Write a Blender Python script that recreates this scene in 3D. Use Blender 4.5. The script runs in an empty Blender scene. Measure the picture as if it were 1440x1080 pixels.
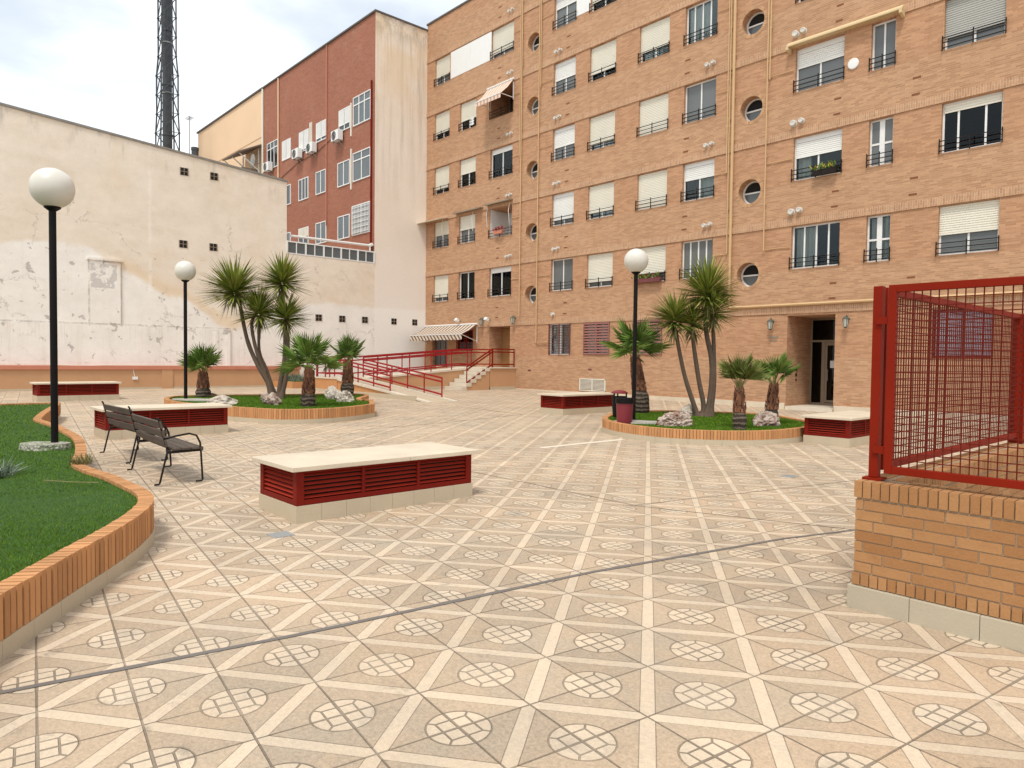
import bpy, bmesh, math, random
import numpy as np
from mathutils import Vector, Matrix, noise as mnoise
random.seed(7)
R = math.radians
sc = bpy.context.scene
COL = sc.collection
PI = math.pi

# ---------------------------------------------------------------- helpers
def lin(r, g, b):
    f = lambda c: (c/255/12.92) if c/255 <= .04045 else ((c/255+.055)/1.055)**2.4
    return (f(r), f(g), f(b), 1)

def ground_z(x, y):                      # the plaza is level near the camera and rises gently to the facade
    d = 41.3-.978*x+.408*y
    return .0125*max(0, min(d, 34.5)-8)

ORG = {}
def tag(o, label, cat, group=None):
    o['label'] = label; o['category'] = cat
    if group: o['group'] = group
    return o
def thing(name, label, cat, loc=(0, 0, 0), rz=0, group=None):
    o = bpy.data.objects.new(name, None); COL.objects.link(o)
    o.location = loc; o.rotation_euler = (0, 0, rz); o.empty_display_size = .2
    tag(o, label, cat, group); ORG[o.name] = Vector(loc)
    return o
def copy_tree(o, parent=None):
    c = o.copy(); COL.objects.link(c)
    if parent: c.parent = parent
    for ch in list(o.children): copy_tree(ch, c)
    return c

class MB:
    def __init__(s): s.v = []; s.f = []; s.m = []
    def add(s, vs, fs, m=0):
        n = len(s.v); s.v += [tuple(p) for p in vs]
        for f in fs: s.f.append(tuple(i+n for i in f)); s.m.append(m)
    def box(s, x0, x1, y0, y1, z0, z1, m=0):
        s.add([(x0,y0,z0),(x1,y0,z0),(x1,y1,z0),(x0,y1,z0),(x0,y0,z1),(x1,y0,z1),(x1,y1,z1),(x0,y1,z1)],
              [(0,3,2,1),(4,5,6,7),(0,1,5,4),(1,2,6,5),(2,3,7,6),(3,0,4,7)], m)
    def obox(s, c, a, b, d, m=0):          # centre and three half axes
        c, a, b, d = map(Vector, (c, a, b, d))
        if a.cross(b).dot(d) < 0: a = -a
        s.add([c+i*a+j*b+k*d for k in (-1,1) for i, j in ((-1,-1),(1,-1),(1,1),(-1,1))],
              [(0,3,2,1),(4,5,6,7),(0,1,5,4),(1,2,6,5),(2,3,7,6),(3,0,4,7)], m)
    def bar(s, p, q, w, h=None, m=0, up=(0,0,1)):
        p, q = Vector(p), Vector(q); d = q-p
        if d.length < 1e-6: return
        h = w if h is None else h
        t = d.normalized(); u = Vector(up)
        if abs(t.dot(u)) > .98: u = Vector((0,1,0)) if abs(t.y) < .9 else Vector((1,0,0))
        sd = t.cross(u).normalized(); u = sd.cross(t)
        s.obox((p+q)/2, d/2, sd*w/2, u*h/2, m)
    def tube(s, pts, r, n=8, m=0, cap=True):
        pts = [Vector(p) for p in pts]; k = len(pts)
        rs = r if isinstance(r, (list, tuple)) else [r]*k
        ref = None; rings = []
        for i, p in enumerate(pts):
            t = ((pts[min(i+1,k-1)]-pts[max(i-1,0)])).normalized()
            if ref is None: ref = Vector((1,0,0)) if abs(t.x) < .8 else Vector((0,1,0))
            a = (ref-t*ref.dot(t)).normalized(); b = t.cross(a); ref = a
            rings.append([p+(a*math.cos(2*PI*j/n)+b*math.sin(2*PI*j/n))*rs[i] for j in range(n)])
        vs = [v for g in rings for v in g]
        fs = [(i*n+j, i*n+(j+1)%n, (i+1)*n+(j+1)%n, (i+1)*n+j) for i in range(k-1) for j in range(n)]
        if cap: fs += [tuple(range(n))[::-1], tuple(range((k-1)*n, k*n))]
        s.add(vs, fs, m)
    def lathe(s, prof, c=(0,0,0), n=24, m=0, ax='z'):
        vs = []; k = len(prof)
        for r, z in prof:
            for j in range(n):
                x, y = r*math.cos(2*PI*j/n), r*math.sin(2*PI*j/n)
                vs.append((c[0]+x, c[1]+y, c[2]+z) if ax == 'z' else (c[0]+x, c[1]-z, c[2]+y))
        fs = [(i*n+j, i*n+(j+1)%n, (i+1)*n+(j+1)%n, (i+1)*n+j) for i in range(k-1) for j in range(n)]
        s.add(vs, fs, m)
    def prism(s, pts, a0, a1, ax='z', m=0):   # polygon extruded along an axis
        n = len(pts)
        P = {'z': lambda p, a: (p[0], p[1], a), 'y': lambda p, a: (p[0], a, p[1]), 'x': lambda p, a: (a, p[0], p[1])}[ax]
        s.add([P(p, a0) for p in pts]+[P(p, a1) for p in pts],
              [tuple(range(n))[::-1], tuple(range(n, 2*n))]+[(i, (i+1)%n, n+(i+1)%n, n+i) for i in range(n)], m)
    def build(s, name, mats, parent=None, smooth=False, bevel=0, world=True, fix=True):
        me = bpy.data.meshes.new(name)
        off = ORG.get(parent.name, Vector()) if parent and world else Vector()
        me.from_pydata([(v[0]-off.x, v[1]-off.y, v[2]-off.z) for v in s.v] if off.length else s.v, [], s.f)
        mats = mats if isinstance(mats, (list, tuple)) else [mats]
        for m in mats: me.materials.append(m)
        if len(mats) > 1: me.polygons.foreach_set('material_index', s.m)
        if fix and len(s.f) < 60000:
            bm = bmesh.new(); bm.from_mesh(me); bmesh.ops.recalc_face_normals(bm, faces=bm.faces); bm.to_mesh(me); bm.free()
        if smooth: me.polygons.foreach_set('use_smooth', [True]*len(me.polygons))
        o = bpy.data.objects.new(name, me); COL.objects.link(o)
        if parent:
            o.parent = parent; ORG[o.name] = Vector(ORG.get(parent.name, Vector())) if world else Vector()
        if bevel:
            b = o.modifiers.new('bevel', 'BEVEL'); b.width = bevel; b.segments = 2; b.limit_method = 'ANGLE'; b.angle_limit = R(40)
        return o
def struct(o): o['kind'] = 'structure'; return o

# ---------------------------------------------------------------- node helpers
class X:
    """a socket with arithmetic"""
    def __init__(s, nt, sock): s.nt = nt; s.s = sock
    def _m(s, op, *a, clamp=False):
        n = s.nt.nodes.new('ShaderNodeMath'); n.operation = op; n.use_clamp = clamp
        for i, v in enumerate((s,)+a):
            if isinstance(v, X): s.nt.links.new(v.s, n.inputs[i])
            else: n.inputs[i].default_value = v
        return X(s.nt, n.outputs[0])
    def __add__(s, o): return s._m('ADD', o)
    __radd__ = __add__
    def __sub__(s, o): return s._m('SUBTRACT', o)
    def __rsub__(s, o): return (s*-1)+o
    def __mul__(s, o): return s._m('MULTIPLY', o)
    __rmul__ = __mul__
    def __truediv__(s, o): return s._m('DIVIDE', o)
    def abs(s): return s._m('ABSOLUTE')
    def fract(s): return s._m('FRACT')
    def floor(s): return s._m('FLOOR')
    def sqrt(s): return s._m('SQRT')
    def lt(s, o): return s._m('LESS_THAN', o)
    def gt(s, o): return s._m('GREATER_THAN', o)
    def mn(s, o): return s._m('MINIMUM', o)
    def mx(s, o): return s._m('MAXIMUM', o)
    def clamp(s): return s._m('ADD', 0.0, clamp=True)
    def ramp(s, a, b, c=0., d=1.):
        n = s.nt.nodes.new('ShaderNodeMapRange'); n.interpolation_type = 'SMOOTHSTEP'
        s.nt.links.new(s.s, n.inputs[0])
        for i, v in enumerate((a, b, c, d)): n.inputs[i+1].default_value = v
        return X(s.nt, n.outputs[0])

class Mat:
    def __init__(s, name, rough=.6, spec=.4):
        s.m = bpy.data.materials.new(name); s.m.use_nodes = True; s.nt = s.m.node_tree
        s.b = s.nt.nodes['Principled BSDF']; s.b.inputs['Roughness'].default_value = rough
        s.b.inputs['Specular IOR Level'].default_value = spec
    def new(s, t): return s.nt.nodes.new(t)
    def link(s, a, b): s.nt.links.new(a.s if isinstance(a, X) else a, b)
    def x(s, sock): return X(s.nt, sock)
    def pos(s):
        if not hasattr(s, '_p'):
            g = s.new('ShaderNodeNewGeometry'); s._p = g.outputs['Position']; s._isl = g.outputs['Random Per Island']
            q = s.new('ShaderNodeSeparateXYZ'); s.link(s._p, q.inputs[0]); s._xyz = [s.x(q.outputs[i]) for i in range(3)]
        return s._xyz
    def isl(s): s.pos(); return s.x(s._isl)
    def vec(s, a, b, c=0.):
        n = s.new('ShaderNodeCombineXYZ')
        for i, v in enumerate((a, b, c)):
            if isinstance(v, X): s.link(v, n.inputs[i])
            else: n.inputs[i].default_value = v
        return n.outputs[0]
    def noise(s, scale, detail=4, rough=.55, vec=None, dist=0.):
        n = s.new('ShaderNodeTexNoise'); n.inputs['Scale'].default_value = scale; n.inputs['Detail'].default_value = detail
        n.inputs['Roughness'].default_value = rough; n.inputs['Distortion'].default_value = dist
        s.pos(); s.link(vec if vec is not None else s._p, n.inputs['Vector'])
        return s.x(n.outputs['Fac'])
    def mix(s, f, a, b, mode='MIX'):
        n = s.new('ShaderNodeMix'); n.data_type = 'RGBA'; n.blend_type = mode
        if isinstance(f, X): s.link(f, n.inputs[0])
        else: n.inputs[0].default_value = f
        for v, i in ((a, 6), (b, 7)):
            if isinstance(v, tuple): n.inputs[i].default_value = v
            else: s.link(v, n.inputs[i])
        return n.outputs[2]
    def color(s, c):
        if isinstance(c, tuple): s.b.inputs['Base Color'].default_value = c
        else: s.link(c, s.b.inputs['Base Color'])
    def scale(s, c, f):               # colour times a value
        n = s.new('ShaderNodeVectorMath'); n.operation = 'SCALE'
        if isinstance(c, tuple): n.inputs[0].default_value = c[:3]
        else: s.link(c, n.inputs[0])
        s.link(f, n.inputs['Scale']); return n.outputs[0]
    def bump(s, h, dist=.01, strength=1.):
        n = s.new('ShaderNodeBump'); n.inputs['Distance'].default_value = dist; n.inputs['Strength'].default_value = strength
        s.link(h, n.inputs['Height']); s.link(n.outputs[0], s.b.inputs['Normal'])

def plain(name, col, rough=.6, var=.12, scale=3., bump=0., spec=.4, isl=0., metal=0., fine=0.):
    """a surface with patchy tone, speckle and a little relief"""
    M = Mat(name, rough, spec); n = M.noise(scale, 5)
    f = (n-.5)*(2*var)+1.
    if fine: f = f+(M.noise(scale*30, 3)-.5)*(2*fine)
    if isl: f = f+(M.isl()-.5)*(2*isl)
    M.color(M.scale(col, f)); M.b.inputs['Metallic'].default_value = metal
    if bump: M.bump(M.noise(scale*25, 4), bump)
    return M.m

def brick_mat(name, c1, c2, mortar, bw=.25, rh=.062, ms=.009, soldier=False, streak=.22, zshift=0., band=0., bed=None):
    M = Mat(name, .85, .25); x, y, z = M.pos(); a = x+y
    t = M.new('ShaderNodeTexBrick')
    M.link(M.vec(z, a) if soldier else M.vec(a, z+zshift), t.inputs['Vector'])
    for k, v in (('Scale', 1.), ('Mortar Size', ms), ('Mortar Smooth', .3), ('Brick Width', bw), ('Row Height', rh), ('Bias', 0.)): t.inputs[k].default_value = v
    t.inputs['Color1'].default_value = c1; t.inputs['Color2'].default_value = c2; t.inputs['Mortar'].default_value = mortar
    n1 = M.noise(.35, 4, .6); n2 = M.noise(1., 5, .65, M.vec(a*1.3, z*11.))
    n3 = M.noise(7., 4, .6)
    f = (n1-.5)*.26+(n2-.5)*(streak*2)+(n3-.5)*.24+1.
    c = M.scale(t.outputs['Color'], f)
    if bed:
        bl = ((z/rh).fract()-.5).abs().ramp(.33,.45); c = M.mix(bl*(.55+(M.noise(1., 3, .6, M.vec(a*3., z*16.))-.5)*1.2).clamp(), c, bed)
    # pale efflorescence patches
    e = (M.noise(.5, 6, .7).ramp(.54, .74))*.16
    c = M.mix(e, c, (.62, .47, .34, 1))
    if band:                                  # the courses beside the windows are laid in a pinker brick
        zz = ((z-3.38)/2.92).fract()
        c = M.mix((zz.gt(.49))*band, c, M.mix(1., t.outputs['Color'], (1.0,.88,.84,1), 'MULTIPLY'))
    wet = M.noise(1., 5, .65, M.vec(a*4., z*.3)).ramp(.52,.74)*M.noise(.45, 4, .6).ramp(.42,.62)
    c = M.mix(wet*.22, c, M.mix(1., c, (.62,.54,.47,1), 'MULTIPLY'))
    M.color(c); M.bump(M.x(t.outputs['Fac'])*-1.+(n3*.4), .008, .7)
    return M.m

# ---------------------------------------------------------------- materials
m_brick = brick_mat('facade brick', (.385,.212,.118,1), (.515,.303,.175,1), (.45,.27,.155,1), bw=.24, rh=.056, ms=.003, streak=.11, band=.4, bed=(.62,.43,.285,1))
m_soldier = brick_mat('soldier course brick', (.40,.222,.124,1), (.515,.305,.178,1), (.57,.40,.275,1), bw=.25, rh=.066, soldier=True)
m_redbrick = brick_mat('red brick', (.285,.102,.060,1), (.355,.138,.085,1), (.36,.18,.12,1), streak=.12)
m_ochre = plain('ochre render', (.50,.285,.150,1), .85, .14, 1.2, .004, fine=.06)
m_ochre_brick = plain('ochre planter brick', (.50,.245,.105,1), .8, .15, 6., .003, isl=.17, fine=.10, spec=.2)
m_grout = plain('dark brick joint', (.055,.028,.018,1), .95, .2, 8., .003, fine=.1, spec=.1)
m_wallbrick = None
m_mortar = plain('mortar', (.345,.245,.155,1), .95, .15, 8., .004, fine=.1)
m_plinthshade = plain('shaded grey plinth tile', lin(176,165,144), .5, .12, 2.5, .0015, fine=.05)  # darker copy of the plinth tile with the parapet's shade put in
m_plinth = plain('grey beige plinth tile', lin(186,172,148), .45, .10, 2.5, .0015, fine=.04)
m_slab = plain('cream stone slab', (.61,.52,.395,1), .55, .24, 1.7, .002, fine=.10)
m_red = plain('dark red painted steel', (.165,.010,.005,1), .55, .22, 2.5, .0008, fine=.04, spec=.12)
m_redlouvre = plain('red louvre paint', (.30,.026,.013,1), .55, .18, 3., .0008, fine=.07, spec=.12)
m_rail_red = plain('bright red rail paint', (.30,.010,.014,1), .45, .1, 4., spec=.25)
m_cage_red = plain('brick red cage paint', (.205,.0125,.003,1), .55, .22, 2.5, .0006, fine=.05, spec=.1)
m_wire = plain('rusty brown wire', (.12,.014,.007,1), .7, .2, 20., spec=.12)
m_black = plain('black enamel', (.006,.005,.005,1), .5, .2, 6., .0005, spec=.15)
m_iron = plain('dark iron', (.015,.010,.008,1), .6, .2, 12., .0006, spec=.2)
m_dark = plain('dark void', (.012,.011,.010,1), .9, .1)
m_globe = Mat('opal globe', .32, .5); m_globe.color((.62,.59,.525,1)); m_globe.b.inputs['Subsurface Weight'].default_value = .15; m_globe.b.inputs['Subsurface Radius'].default_value = (.1,.1,.1); m_globe = m_globe.m
m_white = plain('white aluminium', (.74,.74,.72,1), .4, .05, 3.)
m_cap = plain('vent cap plastic', (.60,.58,.53,1), .5, .15, 8.)
m_bronze = plain('bronze aluminium', (.26,.20,.14,1), .4, .1, 3.)
m_grey = plain('grey metal', (.30,.30,.29,1), .5, .1, 4.)
m_mast = plain('dark grey mast steel', (.052,.056,.060,1), .6, .2, .8)
m_pipe = plain('ochre gas pipe', (.56,.37,.19,1), .45, .1, 2.)
m_conc = plain('weathered concrete', (.42,.39,.33,1), .95, .2, 9., .01, fine=.14)
m_coping_red = plain('salmon coping tile', (.52,.20,.125,1), .7, .15, 3., .002, fine=.06)
m_roofedge = plain('dark roof edge', (.10,.085,.075,1), .8, .3, 3.)
m_cream = plain('cream render', (.72,.51,.33,1), .9, .08, .5, .003, fine=.03)
m_step = plain('pale stone step', (.62,.55,.44,1), .6, .12, 3., .002, fine=.06)
m_maroon = plain('maroon plastic', (.19,.020,.030,1), .38, .1, 4.)
m_wood = None
m_curtain = plain('curtain cloth', (.62,.60,.55,1), .9, .1, 4.)
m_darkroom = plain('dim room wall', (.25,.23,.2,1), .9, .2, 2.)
m_doorwood = plain('brown wooden door', (.30,.155,.06,1), .5, .18, 4., .001)
m_orangewood = plain('orange varnished wood', (.50,.19,.045,1), .4, .15, 4.)
m_stem = plain('yucca bark', (.125,.085,.058,1), .9, .3, 9., .01, fine=.12)
m_boot = plain('palm leaf base fibre', (.20,.085,.045,1), .9, .25, 12., .004, isl=.45)
def stump_mat():
    M = Mat('palm stump bark', .95, .15); x, y, z = M.pos(); n = M.noise(6., 5, .65)
    b = ((z*9.+(n-.5)*1.6).fract()-.5).abs().ramp(.10,.45)
    M.color(M.scale(M.mix(b, (.055,.040,.030,1), (.175,.135,.10,1)), (n-.5)*.9+1.)); M.bump(b+n, .02); return M.m
m_palmbase = stump_mat()

def shutter_mat(name, col):
    M = Mat(name, .5, .3); x, y, z = M.pos()
    M.color(M.scale(col, (M.noise(1.2, 4)-.5)*.16+1.)); return M.m
m_shut_cream = shutter_mat('cream roller shutter', (.72,.69,.59,1))
m_shut_white = shutter_mat('white roller shutter', (.76,.76,.73,1))
m_shut_grey = shutter_mat('grey roller shutter', (.40,.40,.37,1))

def glass_mat(name, tint, rough=.015):
    m = bpy.data.materials.new(name); m.use_nodes = True; nt = m.node_tree; nt.nodes.clear()
    o = nt.nodes.new('ShaderNodeOutputMaterial'); mx = nt.nodes.new('ShaderNodeMixShader')
    t = nt.nodes.new('ShaderNodeBsdfTransparent'); t.inputs[0].default_value = tint
    g = nt.nodes.new('ShaderNodeBsdfGlossy'); g.inputs['Roughness'].default_value = rough; g.inputs['Color'].default_value = (.72,.78,.80,1)
    fr = nt.nodes.new('ShaderNodeFresnel'); fr.inputs[0].default_value = 1.42
    tc = nt.nodes.new('ShaderNodeNewGeometry'); ns = nt.nodes.new('ShaderNodeTexNoise'); ns.inputs['Scale'].default_value = .9
    bp = nt.nodes.new('ShaderNodeBump'); bp.inputs['Distance'].default_value = .004
    nt.links.new(tc.outputs['Position'], ns.inputs['Vector']); nt.links.new(ns.outputs['Fac'], bp.inputs['Height']); nt.links.new(bp.outputs[0], g.inputs['Normal'])
    nt.links.new(fr.outputs[0], mx.inputs[0]); nt.links.new(t.outputs[0], mx.inputs[1]); nt.links.new(g.outputs[0], mx.inputs[2]); nt.links.new(mx.outputs[0], o.inputs[0])
    return m
m_paneblue = plain('pale reflecting window glass', (.10,.118,.125,1), .12, .25, .8, spec=.5); m_panedark = plain('dark open window', (.02,.02,.022,1), .15, .2, 1., spec=.6)
m_lilac = plain('lilac reflection pane', (.42,.38,.44,1), .3, .12, 1.5)  # the pane's pale lilac reflection is put into its base colour
m_glass = glass_mat('window glass', (.82,.86,.86,1))
m_greypane = plain('grey reflection pane', (.125,.135,.135,1), .14, .3, .7, spec=.5)  # opaque grey base stands in for the sky mirrored by clear glass
m_glass_dark = glass_mat('dark door glass', (.16,.16,.17,1))

def bench_wood():
    M = Mat('weathered bench slat', .75, .25); x, y, z = M.pos()
    g = M.noise(14., 5, .6, M.vec(x*.12, y, z)); g2 = M.noise(3., 4)
    M.color(M.mix(g, (.045,.031,.023,1), M.mix(g2, (.115,.086,.065,1), (.175,.14,.115,1)))); M.bump(g, .002)
    return M.m
m_wood = bench_wood()

def wallbrick():
    M = Mat('cored facing brick', .85, .25); i = M.isl(); n = M.noise(5., 5, .65); f = M.noise(60., 3)
    c = M.mix(i, (.31,.145,.056,1), (.41,.215,.093,1)); c = M.mix(M.noise(9., 5, .7).ramp(.5,.8)*.5, c, (.30,.125,.048,1))  # both brick tones darkened to carry the shade on the parapet
    M.color(M.scale(c, (n-.5)*.3+(f-.5)*.16+1.)); M.bump(f+n*2., .002); return M.m
m_wallbrick = wallbrick()

def leaf_mat(name, c1, c2, dry=None, rough=.6, spec=.15):
    M = Mat(name, rough, spec); i = M.isl(); c = M.mix(i, c1, c2)
    if dry: c = M.mix(i.gt(.86)*.7, c, dry)
    n = M.noise(4., 3); M.color(M.scale(c, (n-.5)*.5+1.))
    M.b.inputs['Transmission Weight'].default_value = 0
    return M.m
m_yucca = leaf_mat('yucca leaf', (.105,.140,.020,1), (.33,.37,.075,1), (.33,.26,.09,1))
m_palm = leaf_mat('fan palm leaf', (.065,.135,.020,1), (.215,.310,.060,1), (.17,.16,.06,1))
m_palm_dry = leaf_mat('dry tipped palm leaf', (.080,.125,.022,1), (.22,.25,.065,1), (.30,.19,.12,1))
def turf_mat():
    M = Mat('turf blade', 1., .02); i = M.isl(); n = M.noise(.8, 5, .65); n2 = M.noise(5., 4, .6)
    c = M.mix(i, (.058,.132,.007,1), (.138,.242,.020,1)); c = M.mix(i.gt(.90)*.6, c, (.22,.24,.06,1))
    c = M.mix(n.ramp(.52,.75)*.35, c, (.13,.17,.035,1)); M.color(M.scale(c, (n-.5)*.7+(n2-.5)*.5+1.)); return M.m
m_blade = turf_mat()
m_turf = plain('turf backing', (.030,.080,.008,1), .9, .3, 6., .01, fine=.2)
m_silver = leaf_mat('grey green shrub leaf', (.08,.12,.07,1), (.22,.26,.19,1))
m_strawleaf = leaf_mat('dry straw leaf', (.20,.16,.07,1), (.20,.21,.075,1))

def rock_mat(name, c1, c2):
    M = Mat(name, .95, .2); n = M.noise(9., 6, .65); f = M.noise(45., 4)
    M.color(M.scale(M.mix(n.ramp(.35,.62), c1, c2), (f-.5)*.5+1.)); M.bump(n*.6+f*.4, .03); return M.m
m_rock = rock_mat('pale limestone rock', (.30,.235,.18,1), (.58,.52,.44,1))
m_rockred = rock_mat('pitted tufa rock', (.22,.115,.085,1), (.50,.42,.35,1))

def awning_mat(name, a, b, c, axis_w, k=1.):
    M = Mat(name, .85, .2); x, y, z = M.pos(); u = ((x+z*k)/axis_w).fract()
    col = M.mix(u.gt(.5), a, b); col = M.mix((u.gt(.20))*(u.lt(.30)), col, c)
    M.color(M.scale(col, (M.noise(2., 4)-.5)*.14+1.)); return M.m
m_awn = awning_mat('striped awning canvas', (.74,.66,.54,1), (.15,.09,.07,1), (.30,.19,.13,1), .29)
m_awn2 = awning_mat('pink striped awning canvas', (.72,.60,.50,1), (.50,.32,.24,1), (.60,.46,.36,1), .25, .13)

def plaster_mat():
    M = Mat('old white and beige plaster', .92, .2); x, y, z = M.pos(); b = y*-1.
    r = M.new('ShaderNodeValToRGB'); r.color_ramp.interpolation = 'EASE'
    M.link(b/30., r.inputs[0])
    els = r.color_ramp.elements
    pts = [(0, 4.35), (6, 4.45), (8.6, 3.9), (10.6, 3.0), (13.2, 4.25), (15.2, 5.2), (16.6, 6.15), (22, 5.75), (30, 5.8)]
    while len(els) < len(pts): els.new(.5)
    for e, (p, v) in zip(els, pts): e.position = p/30; e.color = (v/10,)*3+(1,)
    bound = M.x(r.outputs[0])*10.
    n = M.noise(.9, 5, .6); nl = M.noise(.22, 3); nf = M.noise(14., 5, .7)
    hst = M.noise(1., 6, .62, M.vec(b*.9, z*1.6)); vst = M.noise(1., 4, .6, M.vec(b*5.5, z*.22))
    beige = M.mix(hst.ramp(.3,.7), (.71,.61,.49,1), (.77,.68,.575,1))
    beige = M.mix(nl.ramp(.35,.65)*.6, beige, (.79,.71,.61,1))
    beige = M.mix(M.noise(.35, 5, .6).ramp(.5,.7)*.45, beige, (.72,.585,.42,1))
    white = M.mix(n.ramp(.3,.7), (.79,.765,.72,1), (.86,.84,.80,1))
    white = M.mix(vst.ramp(.52,.75)*.4*z.ramp(2.2,3.2,1.,.4), white, (.66,.56,.44,1))
    low = (bound+(n-.5)*.7-z).ramp(-.12,.12)
    c = M.mix(low*.8, beige, white)
    # ochre tide line just above the paint edge
    c = M.mix((1.-((z-bound-.25-(n-.5)*.9).abs().ramp(0,.45)))*.42*(b.gt(9.5))*(b.lt(15.3)), c, (.72,.53,.31,1))
    c = M.mix(((b-14.15+(n-.5)*.12).abs().ramp(.02,.10,1.,0.))*.4*z.gt(4.)*M.noise(1.3, 4).ramp(.35,.6), c, (.88,.83,.76,1))
    # peeled spots, grey render showing
    pe = (M.noise(2.3, 6, .62, None, .3)+((z-2.96).abs().ramp(.0,.25,.045,0.))).ramp(.625,.645)*(z.lt(6.0))*(b.gt(9.6))
    c = M.mix(pe*.7, c, (.38,.34,.31,1))
    # the big bare patch on the old chimney breast
    bare = (M.noise(3.2, 6, .6).ramp(.47,.5))*((b-15.9).abs().lt(.48))*(z.gt(4.45))*(z.lt(5.42))
    c = M.mix(bare*.55, c, (.40,.37,.35,1))
    ln = ((z-2.99).abs().ramp(.012,.05,1.,0.))*(b.gt(10.8))
    ln = ln.mx(((b-15.27).abs().mn((b-16.43).abs())).ramp(.012,.045,1.,0.)*(z.lt(5.6))*(z.gt(2.9))).mx(((z-5.53).abs().ramp(.02,.07,1.,0.))*((b-15.85).abs().lt(.6)))
    c = M.mix(ln*(M.noise(3., 4, .7).ramp(.3,.6))*.6, c, (.36,.31,.26,1))
    drip = ((z-2.96).ramp(-1.3,0.))*(z.lt(2.97))*(M.noise(1., 4, .7, M.vec(b*9., z*.3)).ramp(.52,.72))*(b.gt(10.8))
    c = M.mix(drip*.5, c, (.50,.41,.32,1))
    # cracks
    v = M.new('ShaderNodeTexVoronoi'); v.feature = 'DISTANCE_TO_EDGE'; v.inputs['Scale'].default_value = .38
    M.link(M.vec(x, y+(M.noise(1.4, 6, .7)-.5)*1.6, z*1.5+(M.noise(1.8, 6, .7)-.5)*1.8), v.inputs['Vector'])
    cr = (1.-M.x(v.outputs['Distance']).ramp(.0,.012))*(M.noise(.5, 3).ramp(.5,.6))*(z.lt(8.))
    c = M.mix(cr*.55, c, (.24,.20,.17,1))
    # rain stains under the roof edge and down from it
    rim = 11.-.08*(19.3-b)
    dr = ((z-rim+1.3).ramp(0,1.3))*(M.noise(1., 5, .7, M.vec(b*2.2, z*.5)).ramp(.5,.72))*(b.gt(8.))
    c = M.mix(dr*.7, c, (.34,.31,.28,1))
    c = M.scale(c, (nf-.5)*.16+(hst-.5)*.09+(M.noise(3.2, 6, .65)-.5)*.16+1.)
    M.color(c); M.bump(hst*.5+nf*.3+M.noise(4., 5, .6)*.5-(pe*.35)-(bare*.3), .02, .7)
    return M.m
m_plaster = plaster_mat()
def gable_mat():
    M = Mat('stained gable render', .92, .2); x, y, z = M.pos()
    n = M.noise(.5, 5, .6); v = M.noise(1., 5, .65, M.vec(y*2.6, z*.16)); f = M.noise(9., 5, .65)
    c = M.mix(n.ramp(.3,.7), (.74,.62,.50,1), (.80,.70,.60,1))
    c = M.mix(z.ramp(3.6,9.5)*.6, (.80,.735,.66,1), c)
    c = M.mix(z.ramp(4.3,4.5,1.,0.)*.75, c, (.85,.82,.77,1))
    c = M.mix(v.ramp(.43,.66)*z.ramp(8.,18.)*.6, c, (.40,.33,.25,1))
    c = M.mix(z.ramp(13.5,18.)*.55*M.noise(.4,4).ramp(.3,.6), c, (.70,.50,.28,1))
    top = z.ramp(18.2,19.6)*M.noise(1., 5, .7, M.vec(y*3., z*1.2)).ramp(.4,.6)
    c = M.mix(top*.6, c, (.33,.28,.22,1))
    M.color(M.scale(c, (f-.5)*.14+1.)); M.bump(f+n, .008); return M.m
m_gable = gable_mat()

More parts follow.
